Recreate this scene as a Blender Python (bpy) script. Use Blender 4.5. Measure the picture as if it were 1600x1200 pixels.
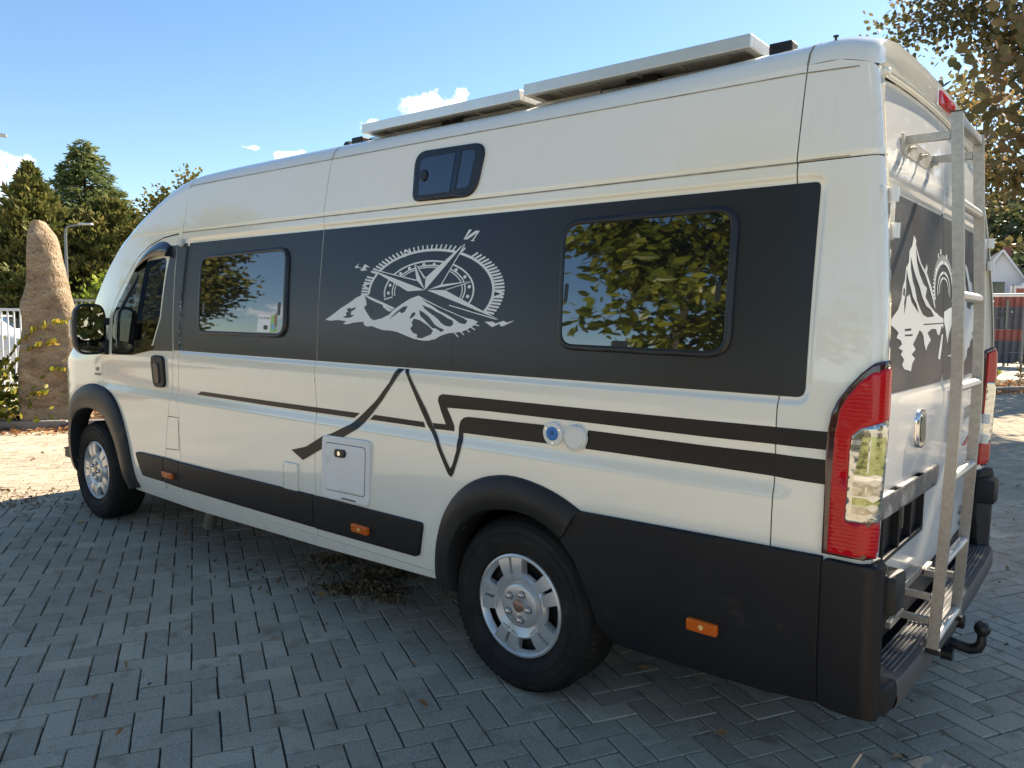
import bpy, bmesh, math, random
import numpy as np
from mathutils import Vector, Matrix
from mathutils.geometry import delaunay_2d_cdt
random.seed(7); RNG = np.random.default_rng(7)
for o in list(bpy.data.objects): bpy.data.objects.remove(o)
scene = bpy.context.scene
COL = scene.collection
PI = math.pi

# ------------------------------------------------------------------ camera
cam_d = bpy.data.cameras.new('camera'); cam = bpy.data.objects.new('camera', cam_d); COL.objects.link(cam)
cr_, cu_, cf_ = Vector((.7713, .6363, .0148)), Vector((-.0670, .0580, .9961)), Vector((-.6330, .7693, -.0874))
cf_.normalize(); cr_ = (cr_ - cf_*cr_.dot(cf_)).normalized(); cu_ = cr_.cross(cf_)
M = Matrix((cr_, cu_, -cf_)).transposed().to_4x4(); M.translation = Vector((1.9276, -2.3644, 1.5441))
cam.matrix_world = M
cam_d.sensor_width = 36; cam_d.lens = 27.2034; cam_d.clip_start = .05; cam_d.clip_end = 1500
scene.camera = cam

# ------------------------------------------------------------------ sun, sky, exposure
SUN_EL, SUN_AZ = math.radians(38), math.radians(7.5)        # azimuth from +Y towards +X
sun_dir = Vector((math.sin(SUN_AZ)*math.cos(SUN_EL), math.cos(SUN_AZ)*math.cos(SUN_EL), math.sin(SUN_EL)))
sd = bpy.data.lights.new('sun', 'SUN'); sd.energy = 4.1; sd.angle = math.radians(.5); sd.color = (1, .87, .69)
so = bpy.data.objects.new('sun', sd); COL.objects.link(so); so.rotation_euler = sun_dir.to_track_quat('Z', 'Y').to_euler()
so.location = sun_dir*50
world = bpy.data.worlds.new('World'); scene.world = world; world.use_nodes = True
def build_world():
    nt = world.node_tree; N = nt.nodes; L = nt.links; N.clear()
    sky = N.new('ShaderNodeTexSky'); sky.sky_type = 'NISHITA'; sky.sun_disc = False
    sky.sun_elevation = SUN_EL; sky.sun_rotation = SUN_AZ; sky.air_density = 1.0; sky.dust_density = .25; sky.ozone_density = 1.6; sky.altitude = 100
    tc = N.new('ShaderNodeTexCoord')
    nz = N.new('ShaderNodeTexNoise'); nz.inputs['Scale'].default_value = 34; nz.inputs['Detail'].default_value = 6; nz.inputs['Roughness'].default_value = .6
    L.new(tc.outputs['Generated'], nz.inputs['Vector'])
    acc = None
    # fair-weather cumulus: direction, half-width, flattening
    for (d, w, fl) in (((-.681, .685, .250), .045, 1.9), ((-.742, .634, .220), .030, 2.2), ((-.831, .522, .193), .014, 3.0), ((-.806, .560, .187), .022, 3.2),
                       ((-.948, .290, .136), .055, 1.3), ((-.906, .412, .092), .050, 2.0), ((-.93, .36, .055), .07, 2.2), ((-.30, -.93, .12), .16, 2.5), ((-.80, -.58, .10), .10, 2.6),
                       ((.55, -.80, .2), .15, 2.5), ((.95, .1, .22), .16, 2.4), ((-.25, .95, .16), .12, 2.6), ((.35, -.6, .7), .12, 1.5)):
        sub = N.new('ShaderNodeVectorMath'); sub.operation = 'SUBTRACT'; L.new(tc.outputs['Generated'], sub.inputs[0]); sub.inputs[1].default_value = Vector(d).normalized()
        mul = N.new('ShaderNodeVectorMath'); mul.operation = 'MULTIPLY'; L.new(sub.outputs[0], mul.inputs[0]); mul.inputs[1].default_value = (1/w, 1/w, fl/w)
        ln = N.new('ShaderNodeVectorMath'); ln.operation = 'LENGTH'; L.new(mul.outputs[0], ln.inputs[0])
        if acc is None: acc = ln.outputs['Value']
        else:
            mn = N.new('ShaderNodeMath'); mn.operation = 'MINIMUM'; L.new(acc, mn.inputs[0]); L.new(ln.outputs['Value'], mn.inputs[1]); acc = mn.outputs[0]
    ad = N.new('ShaderNodeMath'); ad.operation = 'MULTIPLY_ADD'; L.new(nz.outputs['Fac'], ad.inputs[0]); ad.inputs[1].default_value = 3.2; L.new(acc, ad.inputs[2])
    mr = N.new('ShaderNodeMapRange'); mr.interpolation_type = 'SMOOTHSTEP'; L.new(ad.outputs[0], mr.inputs['Value'])
    mr.inputs['From Min'].default_value = 2.45; mr.inputs['From Max'].default_value = 1.95; mr.inputs['To Min'].default_value = 0; mr.inputs['To Max'].default_value = .95
    hs = N.new('ShaderNodeHueSaturation'); hs.inputs['Saturation'].default_value = 1.13; hs.inputs['Value'].default_value = 1; L.new(sky.outputs[0], hs.inputs['Color'])
    mix = N.new('ShaderNodeMix'); mix.data_type = 'RGBA'; L.new(mr.outputs[0], mix.inputs['Factor']); L.new(hs.outputs[0], mix.inputs['A']); mix.inputs['B'].default_value = (9.0, 9.0, 9.2, 1)
    bg = N.new('ShaderNodeBackground'); bg.inputs['Strength'].default_value = .060; L.new(mix.outputs['Result'], bg.inputs['Color'])
    out = N.new('ShaderNodeOutputWorld'); L.new(bg.outputs[0], out.inputs['Surface'])
build_world()
vs = scene.view_settings
scene.display_settings.display_device = 'sRGB'
vs.view_transform = 'Standard'; vs.look = 'None'; vs.exposure = 1.78; vs.gamma = 1; vs.use_curve_mapping = False
scene.cycles.max_bounces = 8; scene.cycles.transparent_max_bounces = 16

# ------------------------------------------------------------------ materials
MAT = {}
def material(name, color, rough=.6, metal=0, spec=.5, ior=None, noise=None, bump=None, coat=0, var=None, emit=None, dirt=None):
    """noise=(scale, amount, colour2); bump=(scale, strength, dist); var = amount of per-piece lightness variation; dirt=(colour, scale, threshold, amount)"""
    if name in MAT: return MAT[name]
    m = bpy.data.materials.new(name); m.use_nodes = True; nt = m.node_tree; N = nt.nodes; L = nt.links
    b = N['Principled BSDF']; b.inputs['Base Color'].default_value = (*color, 1); b.inputs['Roughness'].default_value = rough; b.inputs['Metallic'].default_value = metal
    b.inputs['Specular IOR Level'].default_value = spec
    if ior: b.inputs['IOR'].default_value = ior
    if coat: b.inputs['Coat Weight'].default_value = coat; b.inputs['Coat Roughness'].default_value = .03
    tc = N.new('ShaderNodeTexCoord'); src = None
    if noise:
        nz = N.new('ShaderNodeTexNoise'); nz.inputs['Scale'].default_value = noise[0]; nz.inputs['Detail'].default_value = 5; L.new(tc.outputs['Object'], nz.inputs['Vector'])
        rp = N.new('ShaderNodeMapRange'); rp.inputs['From Min'].default_value = .35; rp.inputs['From Max'].default_value = .65; rp.inputs['To Max'].default_value = noise[1]; L.new(nz.outputs['Fac'], rp.inputs['Value'])
        mx = N.new('ShaderNodeMix'); mx.data_type = 'RGBA'; mx.inputs['A'].default_value = (*color, 1); mx.inputs['B'].default_value = (*noise[2], 1); L.new(rp.outputs[0], mx.inputs['Factor'])
        src = mx.outputs['Result']
    if dirt:
        nz = N.new('ShaderNodeTexNoise'); nz.inputs['Scale'].default_value = dirt[1]; nz.inputs['Detail'].default_value = 8; nz.inputs['Roughness'].default_value = .7; L.new(tc.outputs['Object'], nz.inputs['Vector'])
        rp = N.new('ShaderNodeMapRange'); rp.inputs['From Min'].default_value = dirt[2]; rp.inputs['From Max'].default_value = dirt[2]+.12; rp.inputs['To Max'].default_value = dirt[3]; L.new(nz.outputs['Fac'], rp.inputs['Value'])
        mx = N.new('ShaderNodeMix'); mx.data_type = 'RGBA'; L.new(rp.outputs[0], mx.inputs['Factor'])
        if src: L.new(src, mx.inputs['A'])
        else: mx.inputs['A'].default_value = (*color, 1)
        mx.inputs['B'].default_value = (*dirt[0], 1); src = mx.outputs['Result']
    if var:
        at = N.new('ShaderNodeAttribute'); at.attribute_name = 'rnd'; oi = N.new('ShaderNodeObjectInfo')
        ad = N.new('ShaderNodeMath'); ad.operation = 'ADD'; L.new(at.outputs['Fac'], ad.inputs[0]); L.new(oi.outputs['Random'], ad.inputs[1])
        fr = N.new('ShaderNodeMath'); fr.operation = 'FRACT'; L.new(ad.outputs[0], fr.inputs[0])
        mr = N.new('ShaderNodeMapRange'); mr.inputs['To Min'].default_value = 1-var; mr.inputs['To Max'].default_value = 1+var; L.new(fr.outputs[0], mr.inputs['Value'])
        hs = N.new('ShaderNodeHueSaturation'); L.new(mr.outputs[0], hs.inputs['Value'])
        if src: L.new(src, hs.inputs['Color'])
        else: hs.inputs['Color'].default_value = (*color, 1)
        src = hs.outputs['Color']
    if src: L.new(src, b.inputs['Base Color'])
    if bump:
        nz = N.new('ShaderNodeTexNoise'); nz.inputs['Scale'].default_value = bump[0]; nz.inputs['Detail'].default_value = 6; L.new(tc.outputs['Object'], nz.inputs['Vector'])
        bp = N.new('ShaderNodeBump'); bp.inputs['Strength'].default_value = bump[1]; bp.inputs['Distance'].default_value = bump[2]; L.new(nz.outputs['Fac'], bp.inputs['Height']); L.new(bp.outputs[0], b.inputs['Normal'])
    if emit: b.inputs['Emission Color'].default_value = (*emit[0], 1); b.inputs['Emission Strength'].default_value = emit[1]
    MAT[name] = m; return m
def foliage_material(name, cols, trans=.45, rough=.5):
    if name in MAT: return MAT[name]
    m = bpy.data.materials.new(name); m.use_nodes = True; nt = m.node_tree; N = nt.nodes; L = nt.links; N.clear()
    at = N.new('ShaderNodeAttribute'); at.attribute_name = 'rnd'
    rp = N.new('ShaderNodeValToRGB'); cr = rp.color_ramp
    cr.elements[0].color = (*cols[0], 1); cr.elements[1].color = (*cols[-1], 1)
    for i, c in enumerate(cols[1:-1]): e = cr.elements.new((i+1)/(len(cols)-1)); e.color = (*c, 1)
    L.new(at.outputs['Fac'], rp.inputs['Fac'])
    d = N.new('ShaderNodeBsdfPrincipled'); d.inputs['Roughness'].default_value = rough; d.inputs['Specular IOR Level'].default_value = .35; L.new(rp.outputs[0], d.inputs['Base Color'])
    t = N.new('ShaderNodeBsdfTranslucent'); L.new(rp.outputs[0], t.inputs['Color'])
    mx = N.new('ShaderNodeMixShader'); mx.inputs[0].default_value = trans; L.new(d.outputs[0], mx.inputs[1]); L.new(t.outputs[0], mx.inputs[2])
    o = N.new('ShaderNodeOutputMaterial'); L.new(mx.outputs[0], o.inputs['Surface'])
    MAT[name] = m; return m
def glass_material(name, tint, refl_ior=1.5, boost=1.0):
    if name in MAT: return MAT[name]
    m = bpy.data.materials.new(name); m.use_nodes = True; nt = m.node_tree; N = nt.nodes; L = nt.links; N.clear()
    tr = N.new('ShaderNodeBsdfTransparent'); tr.inputs['Color'].default_value = (*tint, 1)
    gl = N.new('ShaderNodeBsdfGlossy'); gl.inputs['Roughness'].default_value = .01
    fr = N.new('ShaderNodeFresnel'); fr.inputs['IOR'].default_value = refl_ior
    ml = N.new('ShaderNodeMath'); ml.operation = 'MULTIPLY'; ml.use_clamp = True; ml.inputs[1].default_value = boost; L.new(fr.outputs[0], ml.inputs[0])
    mx = N.new('ShaderNodeMixShader'); L.new(ml.outputs[0], mx.inputs[0]); L.new(tr.outputs[0], mx.inputs[1]); L.new(gl.outputs[0], mx.inputs[2])
    o = N.new('ShaderNodeOutputMaterial'); L.new(mx.outputs[0], o.inputs['Surface'])
    MAT[name] = m; return m

# ------------------------------------------------------------------ object helpers
def finish(o, parent=None, label=None, cat=None, group=None, kind=None):
    if parent is not None: o.parent = parent
    if label: o['label'] = label
    if cat: o['category'] = cat
    if group: o['group'] = group
    if kind: o['kind'] = kind
    return o
def thing(name, label, cat, loc=(0, 0, 0), group=None, rotz=0):
    o = bpy.data.objects.new(name, None); COL.objects.link(o); o.location = loc; o.rotation_euler = (0, 0, rotz); o.empty_display_size = .2
    return finish(o, None, label, cat, group)
def mesh_obj(name, verts, faces, mat, parent=None, smooth=False, normals=None, rnd=None, **kw):
    me = bpy.data.meshes.new(name); me.from_pydata([tuple(v) for v in verts], [], [tuple(f) for f in faces])
    if mat: me.materials.append(mat)
    if smooth or normals is not None: me.shade_smooth()
    me.update()
    if normals is not None: me.normals_split_custom_set_from_vertices([tuple(n) for n in normals])
    o = bpy.data.objects.new(name, me); COL.objects.link(o)
    return finish(o, parent, **kw)
def np_mesh(name, verts, quads, mat, parent=None, rnd=None, smooth=False, **kw):
    """fast mesh from arrays; quads (n,k); rnd per vertex"""
    me = bpy.data.meshes.new(name); verts = np.asarray(verts, np.float32); quads = np.asarray(quads, np.int32)
    n, k = quads.shape
    me.vertices.add(len(verts)); me.vertices.foreach_set('co', verts.ravel())
    me.loops.add(n*k); me.loops.foreach_set('vertex_index', quads.ravel())
    me.polygons.add(n); me.polygons.foreach_set('loop_start', np.arange(0, n*k, k, dtype=np.int32)); me.polygons.foreach_set('loop_total', np.full(n, k, np.int32))
    me.update(calc_edges=True); me.validate()
    me.shade_smooth() if smooth else me.shade_flat()
    if rnd is not None:
        a = me.attributes.new('rnd', 'FLOAT', 'POINT'); a.data.foreach_set('value', np.asarray(rnd, np.float32))
    me.materials.append(mat)
    o = bpy.data.objects.new(name, me); COL.objects.link(o)
    return finish(o, parent, **kw)
class MB:
    """collects simple solids into one mesh"""
    def __init__(s): s.v = []; s.f = []
    def add(s, v, f):
        b = len(s.v); s.v += [tuple(x) for x in v]; s.f += [tuple(i+b for i in q) for q in f]
    def box(s, x0, x1, y0, y1, z0, z1, bev=0):
        if bev <= 0:
            v = [(x, y, z) for z in (z0, z1) for (x, y) in ((x0, y0), (x1, y0), (x1, y1), (x0, y1))]
            s.add(v, [(3, 2, 1, 0), (4, 5, 6, 7), (0, 1, 5, 4), (1, 2, 6, 5), (2, 3, 7, 6), (3, 0, 4, 7)]); return
        bm = bmesh.new(); bmesh.ops.create_cube(bm, size=1)
        for q in bm.verts: q.co = Vector(((x0+x1)/2+q.co.x*(x1-x0), (y0+y1)/2+q.co.y*(y1-y0), (z0+z1)/2+q.co.z*(z1-z0)))
        bmesh.ops.bevel(bm, geom=list(bm.edges), offset=bev, segments=2, affect='EDGES', profile=.5, clamp_overlap=True)
        bm.verts.index_update(); s.add([q.co for q in bm.verts], [[q.index for q in f.verts] for f in bm.faces]); bm.free()
    def tube(s, pts, r, n=8, caps=True):
        pts = [Vector(p) for p in pts]; rs = r if isinstance(r, (list, tuple)) else [r]*len(pts); rings = []
        ref = None
        for i, p in enumerate(pts):
            t = (pts[min(i+1, len(pts)-1)] - pts[max(i-1, 0)]).normalized()
            if ref is None: ref = t.orthogonal()
            a = (ref - t*ref.dot(t)).normalized(); ref = a; b = t.cross(a)
            rings.append([p + rs[i]*(math.cos(2*PI*k/n)*a + math.sin(2*PI*k/n)*b) for k in range(n)])
        v = [q for rg in rings for q in rg]
        f = [(i*n+k, i*n+(k+1) % n, (i+1)*n+(k+1) % n, (i+1)*n+k) for i in range(len(pts)-1) for k in range(n)]
        if caps: f += [tuple(range(n-1, -1, -1)), tuple((len(pts)-1)*n+k for k in range(n))]
        s.add(v, f)
    def lathe(s, prof, n=48, axis='y', c=(0, 0, 0), arc=2*PI):
        """prof: list of (r, h); axis y: h along y"""
        v = []; f = []; m = len(prof)
        for k in range(n):
            a = arc*k/n
            for (r, h) in prof:
                v.append((c[0]+r*math.cos(a), c[1]+h, c[2]+r*math.sin(a)) if axis == 'y' else (c[0]+r*math.cos(a), c[1]+r*math.sin(a), c[2]+h) if axis == 'z' else (c[0]+h, c[1]+r*math.cos(a), c[2]+r*math.sin(a)))
        for k in range(n):
            k2 = (k+1) % n
            for j in range(m-1):
                f.append((k*m+j, k2*m+j, k2*m+j+1, k*m+j+1))
        s.add(v, f)
    def build(s, name, mat, parent=None, smooth=False, angle=None, **kw):
        me = bpy.data.meshes.new(name); me.from_pydata(s.v, [], s.f); me.materials.append(mat)
        bm = bmesh.new(); bm.from_mesh(me); bmesh.ops.recalc_face_normals(bm, faces=list(bm.faces)); bm.to_mesh(me); bm.free()
        if smooth: me.shade_smooth()
        if angle: me.shade_smooth(); me.set_sharp_from_angle(angle=math.radians(angle))
        o = bpy.data.objects.new(name, me); COL.objects.link(o)
        return finish(o, parent, **kw)
def dup_tree(root, label=None, loc=None, rotz=None, parent=None):
    r = root.copy(); COL.objects.link(r)
    if parent is not None: r.parent = parent
    if label: r['label'] = label
    if loc is not None: r.location = loc
    if rotz is not None: r.rotation_euler = (0, 0, rotz)
    for ch in list(root.children): dup_tree(ch, parent=r)
    return r
def sstep(a, b, x):
    t = np.clip((np.asarray(x, float) - a) / (b - a), 0, 1); return t * t * (3 - 2 * t)
def hermite(xs, ys):
    xs = np.array(xs, float); ys = np.array(ys, float); m = np.gradient(ys, xs)
    def f(x):
        x = np.clip(np.asarray(x, float), xs[0], xs[-1]); i = np.clip(np.searchsorted(xs, x) - 1, 0, len(xs) - 2)
        h = xs[i+1] - xs[i]; t = (x - xs[i]) / h
        return (2*t**3-3*t**2+1)*ys[i] + (t**3-2*t**2+t)*h*m[i] + (-2*t**3+3*t**2)*ys[i+1] + (t**3-t**2)*h*m[i+1]
    return f
PROF = hermite([.25, .33, .40, .50, .65, .85, 1.0, 1.2, 1.5, 1.8, 2.1, 2.32, 2.45], [.075, .045, .022, .008, .001, 0, 0, .003, .021, .056, .102, .146, .180])
XE = hermite([.2, .8, 1.1, 1.42, 1.77, 2.05, 2.32, 2.45], [1.336, 1.336, 1.343, 1.346, 1.322, 1.288, 1.245, 1.215])      # rear edge of the side
XD = hermite([.3, .55, .9, 1.3, 1.6, 1.95, 2.1, 2.25, 2.4], [1.290, 1.298, 1.306, 1.310, 1.298, 1.275, 1.260, 1.243, 1.222])   # rear doors
ROOF = hermite([-4.99, -4.93, -4.80, -4.50, -4.115, -3.89, -3.73, -3.48, -3.2, -2.945, -2.75, -2.5, -2.0, -1.0, 0.4, 1.0, 1.15, 1.24],
               [.80, 1.00, 1.12, 1.29, 1.69, 1.905, 2.05, 2.215, 2.357, 2.45, 2.485, 2.495, 2.50, 2.50, 2.503, 2.518, 2.518, 2.492])
def rbox(x, z, x0, x1, z0, z1, r):
    cx, cz = (x0+x1)/2, (z0+z1)/2; qx = np.abs(x-cx) - ((x1-x0)/2 - r); qz = np.abs(z-cz) - ((z1-z0)/2 - r)
    return np.hypot(np.maximum(qx, 0), np.maximum(qz, 0)) + np.minimum(np.maximum(qx, qz), 0) - r
def SIDE(x, z, detail=True):
    x = np.asarray(x, float); z = np.asarray(z, float)
    y = PROF(z)
    low = np.maximum(-4.2 - x, 0); hi = np.maximum(-3.55 - x, 0)
    k = sstep(1.15, 1.5, z)
    y = y + (1-k) * .54 * low**2 + k * .20 * hi**2
    if detail:
        y = y + .012 * (1 - sstep(0, .022, rbox(x, z, -2.672, 1.127, 1.302, 1.974, .03)))
        g = sstep(-3.9, -3.7, x) * (1 - sstep(1.02, 1.12, x))
        y = y + .013 * g * sstep(.985, 1.04, z) * (1 - sstep(1.06, 1.26, z))
        y = y - .004 * sstep(2.036, 2.05, z)
    r = .036; d = np.clip((x - (XE(z) - r)) / r, 0, .999)
    return y + r * (1 - np.sqrt(1 - d*d))
DIG = {
 'cmp_main': [(-1.2557,1.5129),(-1.1989,1.5392),(-1.1439,1.569),(-1.0874,1.593),(-1.0316,1.6205),(-0.9786,1.6378),(-0.9585,1.6138),(-0.9492,1.588),(-0.9674,1.5751),(-0.9425,1.5495),(-0.915,1.5242),(-0.8897,1.515),(-0.8378,1.5239),(-0.7879,1.5415),(-0.7536,1.5667),(-0.702,1.5935),(-0.651,1.6161),(-0.6016,1.6293),(-0.5366,1.6056),(-0.4882,1.589),(-0.4407,1.5727),(-0.3902,1.559),(-0.3406,1.5432),(-0.3002,1.5334),(-0.2648,1.5282),(-0.2333,1.519),(-0.251,1.5046),(-0.2804,1.4898),(-0.3182,1.4758),(-0.3574,1.4709),(-0.3972,1.467),(-0.4372,1.4571),(-0.4772,1.4395),(-0.5187,1.4311),(-0.5615,1.431),(-0.6143,1.4372),(-0.6689,1.4509),(-0.7245,1.4648),(-0.7712,1.4699),(-0.8181,1.4701),(-0.857,1.4775),(-0.8966,1.4874),(-0.9355,1.4854),(-0.9559,1.4914),(-0.9655,1.5074),(-1.0375,1.5017),(-1.088,1.4923),(-1.1144,1.4951),(-1.0896,1.5074),(-1.1532,1.5131),(-1.217,1.5081)],
 'cmp_h1': [(-0.6185,1.5269),(-0.5784,1.5196),(-0.5514,1.508),(-0.5246,1.4965),(-0.4931,1.4764),(-0.5041,1.4583),(-0.5372,1.4485),(-0.5622,1.4399),(-0.5929,1.4427),(-0.5897,1.456),(-0.6211,1.4643),(-0.6379,1.4822),(-0.624,1.4946),(-0.6317,1.5097)],
 'cmp_h2': [(-0.5878,1.5659),(-0.5561,1.5529),(-0.5244,1.5365),(-0.5058,1.5206),(-0.4829,1.5015),(-0.4568,1.4902),(-0.423,1.4809),(-0.4426,1.4705),(-0.4772,1.4856),(-0.4983,1.4869),(-0.5254,1.5043),(-0.5483,1.52),(-0.5807,1.5406)],
 'cmp_h3': [(-0.5732,1.5888),(-0.5464,1.5799),(-0.5157,1.5723),(-0.4848,1.5594),(-0.446,1.5468),(-0.4159,1.5337),(-0.3782,1.5208),(-0.3726,1.5052),(-0.3917,1.4944),(-0.4206,1.4985),(-0.4463,1.5098),(-0.4643,1.5242),(-0.4909,1.5386),(-0.522,1.5532),(-0.5537,1.5697)],
 'cmp_h4': [(-0.5808,1.6159),(-0.5359,1.5996),(-0.4746,1.5802),(-0.4149,1.5617),(-0.3649,1.5476),(-0.3157,1.5321),(-0.2912,1.521),(-0.3054,1.5065),(-0.3373,1.5116),(-0.3709,1.5284),(-0.4131,1.5454),(-0.4643,1.5625),(-0.5085,1.583),(-0.544,1.596)],
 'cmp_h5': [(-0.7856,1.5209),(-0.7342,1.5575),(-0.6958,1.5793),(-0.6647,1.5825),(-0.6797,1.5579),(-0.7012,1.5485),(-0.7159,1.5577),(-0.7503,1.5375)],
 'cmp_h6': [(-0.6492,1.5246),(-0.6342,1.5492),(-0.6157,1.5572),(-0.6099,1.5451),(-0.6278,1.531)],
 'cmp_h7': [(-1.1213,1.5294),(-1.0925,1.5337),(-1.0994,1.5481),(-1.0826,1.5549),(-1.0962,1.5647),(-1.0766,1.5733),(-1.0605,1.5682),(-1.021,1.5781),(-1.0393,1.5617),(-1.0589,1.5551),(-1.0621,1.5386),(-1.0314,1.539),(-1.0606,1.5255),(-1.1017,1.523)],
 'cmp_r1': [(-0.9786,1.6378),(-0.9121,1.6201),(-0.8323,1.5977),(-0.7498,1.5729),(-0.7627,1.5648),(-0.8406,1.5883),(-0.9206,1.6105),(-0.9622,1.6267)],
 'cmp_r2': [(-0.8359,1.5883),(-0.7621,1.5604),(-0.7897,1.5571),(-0.8296,1.5757)],
 'cmp_r3': [(-0.9492,1.588),(-0.9161,1.5753),(-0.9041,1.5562),(-0.9172,1.5433),(-0.9383,1.556)],
 'cmp_t0': [(-0.3678,1.4709),(-0.3421,1.4507),(-0.3375,1.4538),(-0.3632,1.4739)],
 'cmp_t1': [(-0.3322,1.4756),(-0.3096,1.4607),(-0.3055,1.464),(-0.328,1.479)],
 'cmp_t2': [(-0.3018,1.4877),(-0.2771,1.4723),(-0.2731,1.4758),(-0.2979,1.4911)],
 'cmp_t3': [(-0.2788,1.4965),(-0.2468,1.483),(-0.2439,1.4869),(-0.2759,1.5004)],
 'cmp_t4': [(-0.2556,1.5052),(-0.2247,1.5001),(-0.2236,1.5045),(-0.2546,1.5096)],
 'cmp_n1': [(-0.3503,1.8479),(-0.5655,1.709),(-0.5639,1.6519)],
 'cmp_n2': [(-0.3465,1.8489),(-0.4695,1.6734),(-0.4614,1.6745),(-0.3461,1.8402)],
 'cmp_e1': [(-0.9312,1.7516),(-0.6731,1.6486),(-0.564,1.6531)],
 'cmp_e2': [(-0.9314,1.7529),(-0.6217,1.6943),(-0.6224,1.6998),(-0.9018,1.7509)],
 'cmp_ne1': [(-0.6488,1.779),(-0.6222,1.698),(-0.5644,1.6561)],
 'cmp_ne2': [(-0.6488,1.779),(-0.5732,1.7019),(-0.5664,1.709),(-0.6449,1.7765)],
 'cmp_w1': [(-0.1207,1.5302),(-0.4379,1.6518),(-0.5511,1.6529)],
 'cmp_w2': [(-0.1207,1.5297),(-0.4074,1.5891),(-0.4052,1.5845),(-0.1411,1.5299)],
 'cmp_nw1': [(-0.2888,1.688),(-0.4658,1.6763),(-0.5428,1.6547)],
 'cmp_nw2': [(-0.2885,1.6863),(-0.4342,1.6553),(-0.4337,1.6512),(-0.2942,1.6818)],
 'cmp_N1': [(-0.3586,1.8668),(-0.2931,1.9006),(-0.2696,1.8976),(-0.3348,1.8656)],
 'cmp_N2': [(-0.3329,1.907),(-0.3154,1.9048),(-0.3497,1.871),(-0.3586,1.8668)],
 'cmp_N3': [(-0.2696,1.8976),(-0.2774,1.898),(-0.3091,1.8608),(-0.3169,1.8612),(-0.3149,1.8577),(-0.2944,1.8555),(-0.2949,1.859),(-0.2997,1.8603)],
 'cmp_E1': [(-1.0638,1.7683),(-1.0312,1.7869),(-1.0439,1.771),(-1.0071,1.7621),(-0.9901,1.7811),(-0.9447,1.7629),(-0.973,1.7676),(-0.9864,1.7576),(-0.9657,1.7526),(-1.0051,1.749),(-1.0263,1.7561),(-0.9964,1.7579),(-1.0328,1.7654),(-1.0508,1.7633)],
 'cmp_W1': [(-0.1957,1.5196),(-0.1512,1.5204),(-0.1359,1.5134),(-0.0935,1.5251),(-0.0784,1.5177),(-0.0334,1.5276),(-0.095,1.5032),(-0.1094,1.5029),(-0.1139,1.5127),(-0.1513,1.4982),(-0.1643,1.5035)],
 'cmp_dots': [(-0.8031,1.6416),(-0.796,1.6779),(-0.7323,1.7297),(-0.6768,1.7517),(-0.5857,1.7661),(-0.5214,1.7647),(-0.3843,1.7373),(-0.3286,1.7065),(-0.2982,1.6647),(-0.3025,1.6236)],
 'cmp_arc': [(-0.9422,1.6394),(-0.2,1.5616),(-0.8253,1.6166),(-0.2911,1.5922),(-0.7568,1.6289),(-0.3483,1.6123)],
 'line_a': [(-2.4864,1.0447),(-2.4335,1.0679),(-1.6778,1.0681),(-0.9675,1.0709),(-1.0092,1.0437),(-1.6781,1.0422)],
 'tent_a': [(-0.7004,1.3003),(-0.7469,1.2335),(-0.8412,1.1445),(-0.9616,1.0575),(-1.0254,1.0132),(-1.1655,0.9535),(-1.2429,0.9297),(-1.3771,0.8625),(-1.5055,0.8302),(-1.4054,0.7882),(-1.2437,0.8679),(-1.0535,0.9546),(-0.9708,0.996),(-0.8916,1.0641),(-0.7957,1.1519),(-0.7038,1.2509),(-0.6585,1.3011)],
 'line_b': [(-0.8628,1.0729),(-0.5294,1.0717),(-0.5211,1.0476),(-0.8949,1.047)],
 'tent_b': [(-0.6555,1.3012),(-0.6313,1.3011),(-0.6153,1.278),(-0.5678,1.2097),(-0.5165,1.1352),(-0.4641,1.0478),(-0.4241,1.0026),(-0.4009,0.9582),(-0.3667,0.9067),(-0.3522,0.8878),(-0.3382,0.9105),(-0.3155,0.9756),(-0.3163,1.0224),(-0.3154,1.0702),(-0.3056,1.0987),(-0.2865,1.1143),(-0.2632,1.1199),(0.1397,1.1263),(0.158,1.055),(-0.2918,1.0488),(-0.2868,1.0125),(-0.2922,0.9784),(-0.3102,0.9281),(-0.3331,0.8696),(-0.3472,0.8523),(-0.3664,0.8649),(-0.3907,0.9035),(-0.4302,0.9686),(-0.4415,0.9952),(-0.5041,1.0579),(-0.5429,1.1185),(-0.5887,1.201),(-0.6305,1.2699)],
 'bar_b': [(0.3418,1.1276),(0.8018,1.1255),(1.2171,1.1296),(1.2181,1.0548),(0.8033,1.0571),(0.3306,1.0559)],
 'bar_a': [(-0.4743,1.0729),(-0.3941,1.0747),(-0.4185,1.1227),(-0.4375,1.1758),(-0.4307,1.1952),(-0.409,1.2053),(0.2857,1.2072),(0.8011,1.2102),(1.2167,1.214),(1.2155,1.1594),(0.8017,1.155),(0.2849,1.1557),(-0.1629,1.1542),(-0.3832,1.1482),(-0.379,1.1389),(-0.3436,1.0742),(-0.3433,1.0501),(-0.4641,1.0478)],
 'circ': [(0.1821,1.0957),(0.2837,1.0921),(0.1327,1.0903),(0.2317,1.1011),(0.3391,1.0984)],
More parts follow.
